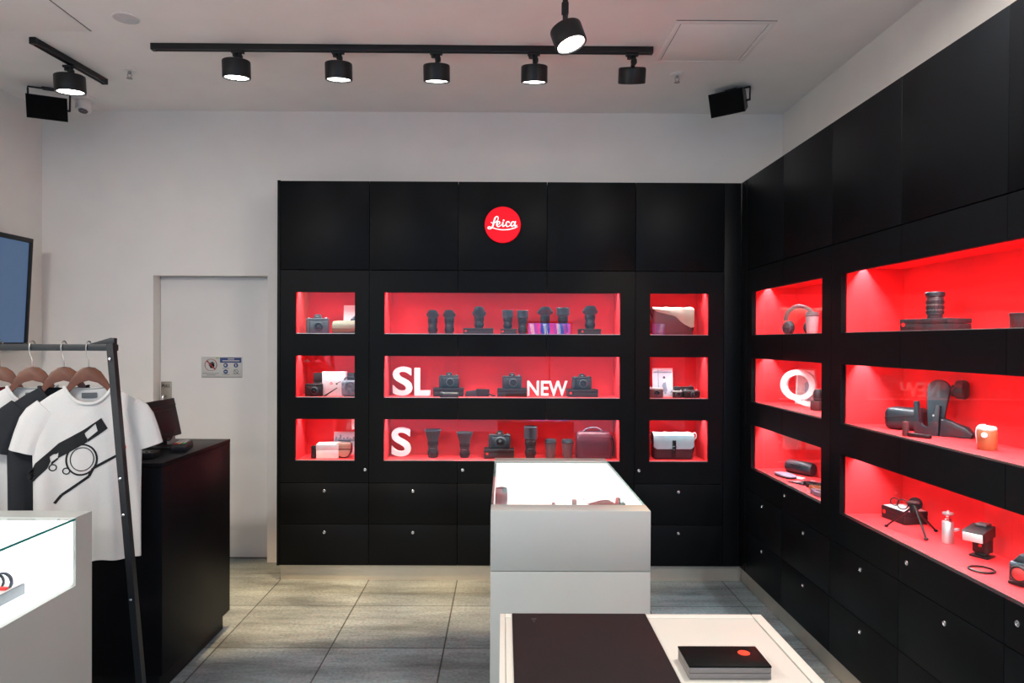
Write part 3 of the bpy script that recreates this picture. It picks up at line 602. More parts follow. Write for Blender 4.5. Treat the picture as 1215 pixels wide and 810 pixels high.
# ------------------------------------------------------------------ right wall row, far group
t = thing('headphones', 'black over-ear headphones with steel cups in the top niche by the corner', 'headphones', (1.76, 4.17, Z1), R(-38))
MB().tube([(x, 0, z) for x, z in arc(0, 0.092, 0.078, -4, 184, 26)], 0.0095, 10, flat=1.3).build('headband', brown_m, t)
for s in (-1, 1):
    m = MB(); m.tube([(s*0.078, 0, 0.088), (s*0.080, 0, 0.06), (s*0.074, 0, 0.045)], 0.004, 8); m.build('yoke', silver_m, t)
    m = MB(); m.M = Matrix.Translation((s*0.066, 0, 0.042)) @ Matrix.Rotation(s*R(35), 4, 'Z'); m.lathe([(0.036, -0.004), (0.042, 0.004), (0.042, 0.014), (0.034, 0.022), (0.02, 0.024)], (0, 0, 0), 'Y', 28); m.build('ear_cushion', boxblk_m, t)
    m = MB(); m.M = Matrix.Translation((s*0.066, 0, 0.042)) @ Matrix.Rotation(s*R(35), 4, 'Z'); m.lathe([(0.038, -0.004), (0.037, -0.012), (0.030, -0.017), (0.029, -0.015), (0.016, -0.016), (0.014, -0.019), (0.001, -0.019)], (0, 0, 0), 'Y', 28); m.build('ear_cup', hood_m, t)
tumbler('pale mug with a dark lid beside the headphones', (1.73, 3.93, Z1), 0.038, 0.125, cuplight_m, cupgrey_m)
letters('big white letter Q in the middle niche near the corner', 'Q', 0.205, 0.222, 0.035, (1.79, 4.25, Z2), 0.018, R(-38))
def d4(m):
    m.box(-0.085, 0.085, -0.001, 0, 0.02, 0.19, 0, 4); m.box(-0.02, 0.03, -0.0016, -0.001, 0.03, 0.14, 0, 1)
photo_print('framed pinkish print standing behind the white Q letter', (1.876, 4.33, Z2), 0.20, 0.215, d4, R(-70), 0.06, 'framed_print')
t = thing('camera_stand', 'small dark camera stand half hidden at the right edge of the Q niche', 'stand', (1.79, 3.985, Z2), R(-60))
rbox('base_block', brown_m, t, -0.03, 0.03, -0.03, 0.03, 0, 0.055, 0.006)
MB().lathe([(0.02, 0.055), (0.024, 0.06), (0.026, 0.10), (0.018, 0.118), (0.01, 0.12)], (0, 0, 0), 'Z', 20).build('stand_head', boxblk_m, t)
t = thing('leather_roll', 'dark blue grey rolled case at the back of the bottom niche by the corner', 'case', (1.835, 4.32, Z3), R(-62))
m = MB(); m.rings([[(x, 0.038*k*math.cos(2*PI*i/24), 0.042+0.042*k*math.sin(2*PI*i/24)) for i in range(24)] for x, k in ((-0.098, 0.6), (-0.094, 0.85), (-0.082, 0.98), (-0.02, 1.0), (0.04, 1.0), (0.082, 0.98), (0.094, 0.85), (0.098, 0.6))]); m.build('roll_body', bluegrey_m, t)
MB().tube(smooth([(-0.04, -0.036, 0.060), (-0.03, -0.044, 0.064), (0.02, -0.044, 0.064), (0.03, -0.037, 0.060)], 5), 0.005, 8, flat=0.5).build('carry_loop', ring_m, t)
t = thing('flat_pouch', 'flat mauve pouch lying nearest the glass in the bottom corner niche', 'pouch', (1.71, 4.24, Z3), R(-80))
pl = [( (0.085*math.copysign(abs(math.cos(2*PI*i/32))**0.7, math.cos(2*PI*i/32))), 0.042*math.copysign(abs(math.sin(2*PI*i/32))**0.7, math.sin(2*PI*i/32))) for i in range(32)]
MB().rings([[(x*k, y*k, z) for x, y in pl] for z, k in ((0, 0.96), (0.004, 1.0), (0.011, 1.0))]).build('pouch_base', boxblk_m, t)
MB().rings([[(x*k, y*k, z) for x, y in pl] for z, k in ((0.0112, 1.0), (0.016, 0.98), (0.019, 0.9))]).build('pouch_top', mauve_m, t)
t = thing('card_stack', 'small white printed cards lying beside the mauve pouch', 'card', (1.765, 4.19, Z3), R(-50))
rbox('card', paper_m, t, -0.035, 0.035, -0.022, 0.022, 0, 0.008, 0.001)
m = MB(); m.box(-0.025, 0.0, -0.012, -0.004, 0.0081, 0.0088); m.box(-0.025, 0.02, 0.004, 0.008, 0.0081, 0.0088); m.build('card_print', ink_m, t)
def strap_flat(label, loc, rz, m, w=0.115, d=0.04, clasp=True, name='wrist_strap'):
    t = thing(name, label, 'strap', loc, rz)
    MB().prism([(-w/2, 0), (w/2, 0), (w/2*0.92, 0.010), (-w/2*0.8, 0.007)], -d/2, d/2, 0, 0.002).build('strap_band', m, t)
    if clasp: rbox('clasp', silver_m, t, -0.012, 0.012, -d/2-0.001, d/2+0.001, 0.0085, 0.012, 0.001)
    return t
strap_flat('dark blue folded strap nearest the glass in the bottom corner niche', (1.70, 4.04, Z3), R(-65), bluegrey_m)
strap_flat('dark blue folded strap behind the other blue strap in the corner niche', (1.79, 4.05, Z3), R(-40), hood_m, 0.13)
def belt_roll(label, loc, m):
    t = thing('rolled_belt', label, 'belt', loc, R(-75), 'rolled leather straps in the bottom corner niche')
    pts = []
    for i in range(40):
        a = i*0.42; r = 0.020+0.0006*i; pts.append((r*1.5*math.cos(a), r*math.sin(a)*0.8, 0.012))
    b = MB(); rs = []
    for i, (x, y, z) in enumerate(pts):
        rr = math.hypot(x, y); k = 1+0.003/max(rr, 1e-3)
        rs.append([(x, y, 0), (x*k, y*k, 0), (x*k, y*k, 0.024), (x, y, 0.024)])
    b.rings(rs); b.build('belt_coil', m, t)
    rbox('belt_end', m, t, -0.01, 0.075, -0.038, -0.033, 0, 0.024, 0.001)
    return t
belt_roll('rolled black leather strap, farthest of the strap rolls by the niche edge', (1.745, 3.935, Z3), boxblk_m)
belt_roll('rolled cognac leather strap between a black and a grey one', (1.725, 3.82, Z3), cognac_m)
belt_roll('rolled grey strap nearest the right edge of the bottom corner niche', (1.690, 3.72, Z3), mauve_m)

# ------------------------------------------------------------------ right wall row, near group
product_box('long dark box under the single lens in the top right niche', (1.755, 2.85, Z1), 0.215, 0.13, 0.052, R(-70), boxgrey_m, None, -0.09)
t = thing('zoom_lens', 'black ribbed lens standing on the long dark box', 'lens', (1.755, 2.85, Z1+0.052), R(-60))
MB().lathe([(0.026, 0), (0.028, 0.004), (0.028, 0.014), (0.031, 0.018), (0.031, 0.085), (0.029, 0.09)], seg=32).build('barrel', mat('lens_ruby_black', (0.05, 0.03, 0.036), 0.35, spec=0.6), t)
g = MB()
for z0, z1 in ((0.022, 0.032), (0.038, 0.052), (0.060, 0.074)):
    n = 40; g.rings([[((0.0318+(0.0014 if i % 2 else 0))*math.cos(2*PI*i/n), (0.0318+(0.0014 if i % 2 else 0))*math.sin(2*PI*i/n), z) for i in range(n)] for z in (z0, z1)])
g.build('focus_ring', ring_m, t)
g = MB()
for k in range(10):
    a = R(180+k*18); g.M = Matrix.Rotation(a+PI/2, 4, 'Z'); g.box(-0.002, 0.002, -0.0318, -0.030, 0.034, 0.037); g.box(-0.0015, 0.0015, -0.0318, -0.030, 0.055, 0.058)
g.M = Matrix.Identity(4); g.build('scale_marks', greypl_m, t)
MB().lathe([(0.030, 0.088), (0.035, 0.092), (0.036, 0.106), (0.034, 0.109), (0.030, 0.108), (0.028, 0.095)], seg=32, cap0=False).build('lens_hood', lens_m, t)
t = thing('film_canister', 'dark cylinder at the right picture edge in the top right niche', 'canister', (1.76, 2.385, Z1))
MB().lathe([(0.028, 0), (0.03, 0.003), (0.03, 0.05), (0.026, 0.053)], seg=24).build('canister_body', boxgrey_m, t)
MB().lathe([(0.0315, 0.046), (0.0315, 0.056), (0.028, 0.058)], seg=24).build('cap', boxblk_m, t)
# middle
t = thing('leather_case', 'black rounded leather box case left of the tall leather holster', 'case', (1.80, 3.12, Z2), R(-50))
rbox('case_body', bluegrey_m, t, -0.080, 0.080, -0.055, 0.055, 0, 0.098, 0.026, 4)
MB().tube(smooth([(-0.075, -0.056, 0.05), (0, -0.058, 0.062), (0.075, -0.056, 0.075)], 6), 0.002, 6).build('seam', boxblk_m, t)
t = thing('camera_holster', 'tall black leather holster with a U-shaped cradle and round top', 'holster', (1.79, 2.93, Z2), R(-50))
MB().prism([(-0.014, 0.0), (0.042, 0.0), (0.050, 0.10)] + arc(0.026, 0.190, 0.044, -10, 190, 14) + [(-0.016, 0.10)], 0.008, 0.028, 0, 0.006).build('back_plate', hood_m, t)
MB().prism([(-0.056, 0.0), (0.034, 0.0), (0.040, 0.125), (0.022, 0.128), (0.016, 0.06)] + arc(-0.012, 0.056, 0.026, 0, -180, 10)[1:] + [(-0.042, 0.14), (-0.060, 0.138)], -0.022, 0.006, 0, 0.004).build('cradle', bluegrey_m, t)
MB().lathe([(0.020, 0.0), (0.036, 0.004), (0.040, 0.012), (0.040, 0.034), (0.034, 0.042), (0.01, 0.044)], (0.088, 0.01, 0.195), 'X', 28).build('round_pad', lens_m, t)
MB().tube([(0.075, 0.015, 0.19), (0.092, 0.015, 0.19)], 0.024, 14).build('pad_axle', ring_m, t)
MB().lathe([(0.0045, -0.003), (0.0045, 0.002), (0.002, 0.004)], (0.018, -0.022, 0.085), 'Y', 12).build('rivet', chrome_m, t)
MB().prism([(0.036, 0.0), (0.150, 0.0), (0.158, 0.02), (0.135, 0.045), (0.06, 0.070), (0.040, 0.075)], -0.016, 0.024, 0, 0.008).build('holster_foot', bluegrey_m, t)
t = thing('strap_bracket', 'dark L-shaped bracket lying on the shelf before the tall holster', 'bracket', (1.690, 2.86, Z2), R(-60))
rbox('upright', brown_m, t, -0.055, -0.036, -0.010, 0.010, 0, 0.060, 0.003)
rbox('arm', boxblk_m, t, -0.036, 0.058, -0.010, 0.010, 0, 0.016, 0.005)
t = thing('leather_canister', 'cognac leather canister with a white cap strap near the glass seam', 'canister', (1.755, 2.535, Z2), R(-40))
MB().lathe([(0.029, 0), (0.031, 0.003), (0.031, 0.066), (0.029, 0.070)], seg=28).build('canister_body', cognac_m, t)
MB().lathe([(0.028, 0.069), (0.030, 0.072), (0.030, 0.078), (0.026, 0.084), (0.012, 0.086)], seg=28).build('cap', mat('cap_cream', (0.78, 0.70, 0.6), 0.5), t)
m = MB(); m.lathe([(0.010, -0.031), (0.010, -0.034), (0.006, -0.035)], (-0.006, 0, 0.055), 'Y', 16); m.build('button', paper_m, t)
m = MB(); m.tube(smooth([(-0.030, 0.0, 0.02), (-0.034, 0, 0.06), (-0.026, 0, 0.085), (-0.005, 0, 0.089)], 5), 0.005, 8, flat=0.5); m.build('strap', paper_m, t)
# bottom
product_box('black display box with a white top under the loose rings', (1.838, 3.20, Z3), 0.150, 0.118, 0.058, R(-82), boxblk_m, boxblk_m, -0.055)
tb = thing('display_card', 'white card lying on the black display box', 'card', (1.838, 3.20, Z3+0.058), R(-82))
rbox('card', paper_m, tb, -0.069, 0.069, -0.053, 0.053, 0, 0.002, 0.0005)
GR = 'thin filter rings standing on the display box'
for i, (x, y, r, lab) in enumerate(((1.812, 3.235, 0.0175, 'smaller thin filter ring standing on the white card, farther from the tripod'), (1.805, 3.158, 0.0225, 'larger thin filter ring standing on the white card, closer to the tripod'))):
    o = MB().ring((0, 0, r+0.002), r, 0.0018, 'Y', 36).ring((0, 0, r+0.002), r*0.93, 0.0014, 'Y', 36).build('filter_ring', blkm_m, None, loc=(x, y, Z3+0.060)); o.rotation_euler = (0, 0, R(-40)); tag(o, lab, 'ring', GR)
t = thing('loose_lens_cap', 'round black disc standing upright behind the mini tripod', 'lens cap', (1.858, 3.15, Z3+0.060), R(-30))  # a loose lens cap, stood on edge
MB().lathe([(0.026, -0.004), (0.029, -0.001), (0.029, 0.005), (0.026, 0.007)], (0, 0, 0.029), 'Y', 32).build('cap_disc', blkm_m, t)
MB().lathe([(0.014, -0.005), (0.014, -0.007), (0.006, -0.007)], (0, 0, 0.029), 'Y', 24).build('centre_boss', ring_m, t)
t = thing('mini_tripod', 'black table tripod with three splayed legs in the bottom niche', 'tripod', (1.735, 2.955, Z3))
MB().lathe([(0.012, 0.095), (0.014, 0.10), (0.014, 0.128), (0.012, 0.132), (0.020, 0.135), (0.022, 0.140), (0.020, 0.143)], (0, 0, 0), 'Z', 20).build('head', blkm_m, t)
for a, b in (((0.0, -0.010, 0.128), (0.012, -0.072, 0.006)), ((-0.010, 0.004, 0.112), (-0.040, 0.135, 0.006)), ((0.010, 0.006, 0.112), (0.130, 0.055, 0.006))):
    l = MB().tube([a, b], [0.0065, 0.005], 10, flat=0.7).build('leg', [blkm_m, camgrey_m], t)
    MB().ell(b, (0.0085, 0.0085, 0.006), 8).build('foot', ring_m, l)
t = thing('ball_head', 'silver cylindrical ball head beside the mini tripod', 'tripod head', (1.812, 2.845, Z3), R(-30))
MB().lathe([(0.019, 0), (0.021, 0.002), (0.021, 0.086), (0.019, 0.089), (0.012, 0.090)], seg=28).build('cylinder', silver_m, t)
MB().lathe([(0.011, 0.089), (0.012, 0.098), (0.009, 0.101), (0.007, 0.104)], seg=20).ell((0, 0, 0.108), (0.009, 0.009, 0.009), 10).build('ball', chrome_m, t)
MB().lathe([(0.008, 0.113), (0.020, 0.116), (0.021, 0.119), (0.020, 0.124), (0.006, 0.125), (0.004, 0.132), (0.001, 0.133)], seg=24).build('platform', silver_m, t)
MB().prism([(0.018, 0.054), (0.024, 0.048), (0.040, 0.056), (0.042, 0.064), (0.024, 0.064)], -0.005, 0.005, 0, 0.002).build('lever', silver_m, t)
t = thing('flash_unit', 'black camera flash with a tilted head on its little foot', 'flash', (1.830, 2.665, Z3), R(-56))
MB().prism([(-0.03, 0.0), (0.03, 0.0), (0.036, 0.006), (-0.036, 0.006)], -0.032, 0.032, 0, 0.001).build('stand_foot', blkm_m, t)
m = MB(); m.box(-0.019, 0.019, -0.016, 0.016, 0.006, 0.016, 0.002); m.box(-0.029, 0.029, -0.02, 0.024, 0.016, 0.085, 0.006); m.build('flash_body', blkm_m, t)
m = MB(); m.M = Matrix.Translation((0, -0.012, 0.098)) @ Matrix.Rotation(R(8), 4, 'X'); m.prism([(-0.036, -0.022), (0.036, -0.022), (0.037, 0.018), (-0.037, 0.018)], -0.072, 0.036, 0, 0.005); m.build('flash_head', boxblk_m, t)
m = MB(); m.M = Matrix.Translation((0, -0.012, 0.098)) @ Matrix.Rotation(R(8), 4, 'X'); m.box(-0.034, 0.034, -0.076, -0.071, -0.019, 0.013, 0.002); m.build('flash_window', mat('flash_diffuser', (0.62, 0.58, 0.58), 0.25), t)
m = MB(); m.box(-0.012, 0.012, -0.0215, -0.02, 0.058, 0.066, 0, 0); m.build('nameplate', greypl_m, t)
MB().disc((0, 0.045), 0.006, -0.0225, -0.02, 16).build('logo_dot', reddot_m, t)
MB().box(-0.02, 0.02, -0.02, 0.03, 0.118, 0.126, 0.002).build('bounce_card', camgrey_m, t)
o = MB().ring((0, 0, 0.004), 0.040, 0.004, 'Z', 44, flat=1.0).ring((0, 0, 0.006), 0.0375, 0.002, 'Z', 44).build('filter_ring', blkm_m, None, loc=(1.715, 2.50, Z3)); tag(o, 'flat black ring lying alone on the red shelf before the flash', 'ring')
t = thing('instant_camera', 'dark camera cut by the picture edge, with a large red tinted lens', 'camera', (1.765, 2.33, Z3), R(-62))
rbox('body', hood_m, t, -0.062, 0.062, -0.024, 0.028, 0.0, 0.078, 0.014, 3)
MB().prism([(-0.055, 0.072), (0.055, 0.072), (0.040, 0.102), (-0.03, 0.104)], -0.018, 0.024, 0, 0.008).build('top_plate', bluegrey_m, t)
MB().lathe([(0.030, -0.022), (0.030, -0.040), (0.026, -0.044), (0.022, -0.043)], (-0.018, 0, 0.044), 'Y', 28).build('lens_barrel', blkm_m, t)
MB().lathe([(0.021, -0.0435), (0.012, -0.046), (0.001, -0.047)], (-0.018, 0, 0.044), 'Y', 24).build('front_glass', mat('lens_coating_red', (0.5, 0.05, 0.05), 0.08, spec=0.9), t)
rbox('base_plate', blkm_m, t, -0.058, 0.058, -0.030, 0.030, 0.0, 0.012, 0.004)

# ------------------------------------------------------------------ display counters with lit glass cases
def counter(label, x0, x1, yn, yf, top, near_cap, far_cap, seam=None, left_glass=True, right='glass', well=0.74):
    t = thing('display_counter', label, 'counter', ((x0+x1)/2, (yn+yf)/2, 0))
    ox, oy = (x0+x1)/2, (yn+yf)/2; a, b = x0-ox, x1-ox; n, fy = yn-oy, yf-oy
    m = MB(); m.box(a, b, n, fy, 0.0, seam-0.002 if seam else well-0.012, 0.003); 
    if not seam:
        m = MB(); m.box(a, b, n, fy, 0, well-0.012)
        for e0, e1 in ((n, n+0.105), (fy-0.10, fy)): m.box(a, b, e0, e1, well-0.012, top)
    m.build('body', table_m, t)
    near_cap = near_cap; full = not seam
    if near_cap and not full: rbox('end_upstand', table_m, t, a, b, n, n+0.105, (seam if seam else well-0.010), top, 0.002)
    if far_cap and not full: rbox('end_upstand', table_m, t, a, b, fy-0.10, fy, (seam if seam else well-0.010), top, 0.002)
    i0 = n+0.106 if near_cap else n; i1 = fy-0.101 if far_cap else fy
    rbox('lit_floor', lit_m, t, a+0.012, b-0.012, i0, i1, well-0.008, well, 0.0)
    g = MB().box(a+0.001, b-0.001, i0, i1, top-0.010, top-0.002); g.build('glass_top', glass2, t)
    for xe in (a, b-0.0009): MB().box(xe, xe+0.0009, i0, i1, top-0.010, top-0.002).build('glass_edge', teal_m, t)
    MB().box(a+0.001, a+0.009, i0, i1, well, top-0.011).build('side_glass', glass2 if left_glass else lit_m, t)
    MB().box(b-0.009, b-0.001, i0, i1, well, top-0.011).build('side_glass', glass2 if right == 'glass' else lit_m, t)
    if far_cap: MB().box(a+0.010, b-0.010, i1-0.004, i1-0.0005, well, top-0.011).build('lit_end', lit_m, t)
    scr = MB()
    for fx in (0.08, 0.5, 0.92): scr.lathe([(0.005, top-0.002), (0.005, top), (0.002, top+0.001)], (a+(b-a)*fx, i1-0.022, 0), 'Z', 12)
    if far_cap: scr.build('glass_clip', chrome_m, t)
    return t
counter('white display counter with a lit glass case, standing before the back cabinets', -0.048, 0.566, 2.68, 3.90, 0.976, True, True, 0.744, True, 'lit', 0.80)
counter('white display counter with a lit glass case, beside the clothes rack', -2.165, -1.556, 1.30, 2.655, 0.976, True, True, None, True, 'glass')
# things inside the middle counter
t = lens('purple grey ribbed lens standing upright in the lit middle counter', (-0.008, 3.15, 0.80), 0.026, 0.16, 'none')
for c in t.children: c.data.materials[0] = mat('lens_plum', (0.27, 0.33, 0.35), 0.5) if c.name.startswith('barrel') else mat('lens_plum_dark', (0.14, 0.17, 0.185), 0.5)
mirrorless('small grey camera lying in the lit middle counter', (0.225, 3.13, 0.80), 0.055, 0.105, 0, 0.012, greypl_m, greypl_m, hump=True, lr=0.014)
t = thing('viewfinder', 'slim grey upright finder standing in the lit middle counter', 'viewfinder', (0.318, 3.13, 0.80))
rbox('finder_post', greypl_m, t, -0.010, 0.010, -0.010, 0.010, 0.02, 0.118, 0.002); rbox('finder_base', boxgrey_m, t, -0.036, 0.03, -0.02, 0.02, 0, 0.02, 0.003)
t = thing('lens_pouch', 'brown leather pouch with a white cord lying in the lit middle counter', 'pouch', (0.435, 3.14, 0.80))
m = MB(); m.rings([[(x, 0.045*k*math.cos(2*PI*i/20), 0.056+0.058*k*math.sin(2*PI*i/20)) for i in range(20)] for x, k in ((-0.062, 0.5), (-0.05, 0.75), (0.0, 0.98), (0.03, 1.05), (0.06, 0.85), (0.07, 0.5))]); m.build('pouch_body', mat('pouch_taupe', (0.13, 0.085, 0.085), 0.5), t)
MB().tube(smooth([(-0.05, -0.01, 0.09), (-0.068, -0.01, 0.112), (-0.078, -0.01, 0.120), (-0.07, -0.005, 0.121)], 5), 0.003, 8).build('cord', paper_m, t)
mirrorless('dark green camera at the right end of the lit middle counter', (0.515, 3.14, 0.80), 0.066, 0.125, 0.2, 0.02, mat('camera_green', (0.04, 0.10, 0.10), 0.4), mat('camera_green_grip', (0.03, 0.075, 0.075), 0.5), hump=True, lr=0.018)
# things inside the left counter
t = thing('display_tray', 'grey tray in the lit counter beside the clothes rack', 'tray', (-1.75, 2.20, 0.74))
rbox('tray_base', tray_m, t, -0.09, 0.09, -0.24, 0.24, 0, 0.036, 0.002)
rbox('tray_inlay', boxwht_m, t, -0.085, 0.085, -0.235, 0.235, 0.0365, 0.039, 0.0005)
t = thing('key_strap', 'navy and red wrist strap coiled on the grey tray', 'strap', (-1.700, 2.385, 0.779))
MB().ring((0, 0, 0.020), 0.030, 0.010, 'Y', 28, flat=0.3).build('strap_loop', navy_m, t)
MB().ring((-0.03, 0.01, 0.018), 0.026, 0.008, 'Y', 24, flat=0.3).build('strap_loop', navy_m, t)
rbox('strap_tongue', reddot_m, t, -0.075, 0.03, -0.03, -0.012, 0, 0.010, 0.003)

# ------------------------------------------------------------------ front table
TX0, TX1, TYF, TZ = -0.006, 0.615, 1.665, 0.976
t = thing('front_table', 'white table in the foreground, warm lamplight painted into its top, carrying a dark mat', 'table', ((TX0+TX1)/2, 1.25, 0))
ox = (TX0+TX1)/2; a, b, n, fy = TX0-ox, TX1-ox, -0.45, TYF-1.25
rbox('body', table_m, t, a, b, n, fy, 0, 0.93, 0.003)
r_ = MB(); w = 0.023
r_.box(a, a+0.012, n, fy, 0.931, TZ, 0.001); r_.box(b-w, b, n, fy-0.0, 0.931, TZ, 0.001); r_.box(a+0.0125, b-w-0.0015, fy-w, fy, 0.931, TZ, 0.001); r_.box(a+0.0125, b-w-0.0015, n, n+0.02, 0.931, TZ, 0.001)
r_.build('rim', warmlit_m, t)
rbox('table_top', warmlit_m, t, a+0.0130, b-w-0.003, n+0.021, fy-w-0.0012, 0.931, TZ-0.0008, 0.0006)
m = MB(); m.box(b-w-0.003, b-w, n+0.02, fy, 0.931, TZ-0.004); m.build('shadow_gap', groove_m, t)
t = thing('desk_mat', 'dark brown leather mat lying on the white front table', 'mat', (0.180, 1.27, TZ))
rbox('mat_sheet', mat_m, t, -0.158, 0.158, -0.44, 0.388, 0.0, 0.004, 0.001)
m = MB(); m.M = Matrix.Translation((-0.108, 0.352, 0.004)) @ Matrix.Rotation(-PI/2, 4, 'X'); m.disc((0, 0.0), 0.006, -0.0006, 0.0); m.box(-0.0015, 0.0015, -0.0006, 0, -0.018, 0.0); m.build('embossed_mark', matmark_m, t)
t = thing('presentation_box', 'black presentation box with a red dot lying on the white front table', 'box', (0.438, 1.386, TZ), 0.0)
rbox('box_base', pages_m, t, -0.079, 0.079, -0.044, 0.044, 0, 0.011, 0.0008)
rbox('lid', pages_m, t, -0.079, 0.079, -0.044, 0.044, 0.0118, 0.0225, 0.0008)
rbox('lid_cover', mat('cover_black', (0.003, 0.003, 0.003), 0.5, spec=0.1), t, -0.0795, 0.0795, -0.0445, 0.0445, 0.0225, 0.026, 0.0008)
m = MB(); m.M = Matrix.Translation((0.045, 0.012, 0.026)) @ Matrix.Rotation(-PI/2, 4, 'X'); m.disc((0, 0), 0.012, -0.0008, 0, 28); m.build('logo_dot', mat('dot_orange_red', (0.85, 0.06, 0.025), 0.4), t)

# ------------------------------------------------------------------ clothes rack and shirts
t = thing('clothes_rack', 'black metal clothes rack with a slanted leg in front of the cash desk', 'rack', (-2.1, 2.95, 0))
rbox('rail', rackm_m, t, -0.75, 0.475, -0.014, 0.014, 1.577, 1.604, 0.002)
def bar(m, a, b, w, d):
    a, b = Vector(a), Vector(b); tdir = (b-a).normalized(); x = Vector((1, 0, 0)); x = (x-tdir*x.dot(tdir)).normalized(); y = tdir.cross(x)
    m.rings([[p+x*sx*w/2+y*sy*d/2 for sx, sy in ((-1, -1), (1, -1), (1, 1), (-1, 1))] for p in (a, b)])
m = MB(); bar(m, (0.470, -0.033, 1.607), (0.616, -0.040, 0.0), 0.027, 0.030); m.build('leg', rackm_m, t)
m = MB(); bar(m, (-0.760, -0.033, 1.607), (-0.90, -0.040, 0.0), 0.029, 0.030); m.build('leg', rackm_m, t)
MB().prism([(0.362, 1.6045), (0.470, 1.6045), (0.470, 1.630), (0.455, 1.632)], -0.012, 0.012, 0, 0.001).build('corner_bracket', rackm_m, t)
m = MB()
for z in (1.545, 1.05, 0.90, 0.55): m.lathe([(0.006, -0.050), (0.006, -0.056), (0.003, -0.058)], (0.470+(1.607-z)*0.0884, -0.001, z), 'Y', 12)
m.build('screw', chrome_m, t)
rbox('foot_rail', rackm_m, t, -0.88, 0.592, -0.054, -0.026, 0.10, 0.13, 0.002)

ZN = 1.430
def hanger(label, x, rz, grp):
    t = thing('clothes_hanger', label, 'hanger', (x, 2.95, ZN), rz, grp)
    up_ = [(0, 0.080), (0.022, 0.076), (0.045, 0.058), (0.068, 0.020), (0.083, -0.022), (0.13, -0.066), (0.152, -0.086)]
    lo_ = [(0.154, -0.096), (0.13, -0.088), (0.086, -0.052), (0.06, -0.012), (0.035, 0.016), (0.0, 0.026)]
    half = up_+lo_; poly = half + [(-x_, z) for x_, z in half[::-1] if x_ > 0.001]
    MB().prism(poly, -0.009, 0.009, 0, 0.004).build('hanger_body', wood_m, t)
    m = MB(); m.M = Matrix.Rotation(-rz, 4, 'Z')
    m.tube(smooth([(0, 0, 0.070), (0, -0.002, 0.105), (0, -0.016, 0.135), (0, -0.0205, 0.160), (0, -0.013, 0.181), (0, 0.0, 0.187), (0, 0.013, 0.181), (0, 0.0205, 0.163)], 5), 0.0026, 8); m.build('hook', wire_m, t)
    return t
def tshirt(label, x, rz, m, neck_m, grp, front=False):
    t = thing('t_shirt', label, 't-shirt', (x, 2.95, ZN), rz, grp); n = 72
    rows = [(-0.735, 0.196, 0.030, 0), (-0.62, 0.195, 0.030, 0), (-0.5, 0.195, 0.030, 0), (-0.4, 0.196, 0.029, 0), (-0.3, 0.198, 0.028, 0), (-0.22, 0.200, 0.027, 0), (-0.165, 0.201, 0.025, 0), (-0.125, 0.198, 0.024, 0.006), (-0.092, 0.190, 0.022, 0.02), (-0.062, 0.172, 0.020, 0.036), (-0.036, 0.138, 0.019, 0.05), (-0.014, 0.102, 0.020, 0.060), (-0.003, 0.086, 0.022, 0.070)]
    def pt(i, z, w, d, dip):
        a = 2*PI*i/n; c, s = math.cos(a), math.sin(a)
        x_ = math.copysign(abs(c)**0.8, c)*w; y_ = math.copysign(abs(s)**0.75, s)*d
        k = min(1, max(0, -z-0.10)/0.5)
        y_ += (0.013*math.sin(x_*50+1.3+z*2)+0.008*math.sin(x_*23+z*7))*k*(1 if s < 0 else 0.4)
        zz = z - dip*max(0, -s)**2 - 0.012*max(0, s)**2*(1 if dip else 0)
        return (x_, y_, zz)
    b = MB(); b.rings([[pt(i, *r) for i in range(n)] for r in rows], cap0=True, cap1=False)
    for s in (-1, 1):
        rs = []
        for u, cx, cz, ww, dd in ((0, 0.140, -0.100, 0.062, 0.019), (0.15, 0.165, -0.122, 0.066, 0.021), (0.3, 0.183, -0.150, 0.066, 0.022), (0.6, 0.203, -0.200, 0.062, 0.022), (1, 0.226, -0.268, 0.057, 0.021)):
            tdx, tdz = 0.30, -0.95
            if u < 0.1: tdx, tdz = 0.72, -0.69
            elif u < 0.2: tdx, tdz = 0.56, -0.83
            elif u < 0.4: tdx, tdz = 0.42, -0.91
            rs.append([(s*(cx + (-tdz)*ww*math.cos(2*PI*k/24)), dd*math.sin(2*PI*k/24)+0.003*math.sin(k*1.7)*u, cz + tdx*ww*math.cos(2*PI*k/24)) for k in range(24)])
        b.rings(rs)
    o = b.build('shirt_body', m, t, 60)
    ring = [pt(i, -0.001, 0.0885, 0.0225, 0.072) for i in range(n)]
    MB().tube(ring, 0.0065, 8, True, flat=0.5).build('collar', neck_m, t)
    m2 = MB(); m2.box(-0.028, 0.028, 0.0155, 0.0165, -0.052, -0.030); m2.build('neck_label', inkgrey_m, t)
    return t, o
RZ = R(25); GH = 'wooden hangers on the rack rail'
HX = [-2.115, -1.978, -1.846, -1.742]
hanger('wooden hanger at the left picture edge of the clothes rack', HX[0], RZ, GH); hanger('wooden hanger holding the plain white t-shirt behind the black one', HX[1], RZ, GH)
hanger('wooden hanger holding the black t-shirt', HX[2], RZ, GH); hanger('wooden hanger holding the printed white t-shirt', HX[3], RZ, GH)
tshirt('dark red t-shirt at the left picture edge, behind a white one', HX[0]-0.03, RZ, shirtr_m, shirtr_m, 't-shirts on the rack')
tshirt('plain white t-shirt hanging behind the black t-shirt', HX[1], RZ, shirtw_m, shirtw_m, 't-shirts on the rack')
tshirt('black t-shirt hanging behind the printed white one', HX[2], RZ, shirtk_m, shirtk_m, 't-shirts on the rack')
ts, tb = tshirt('front white t-shirt with a black camera print', HX[3], RZ, shirtw_m, shirtw_m, 't-shirts on the rack')
bvh = BVHTree.FromPolygons([v.co for v in tb.data.vertices], [p.vertices for p in tb.data.polygons])
def pr(px, py):                                         # print drawing units -> shirt plane
    return ((px-405)/3.855*0.00352*1.02, -(py-262)/3.855*0.00355-0.006)
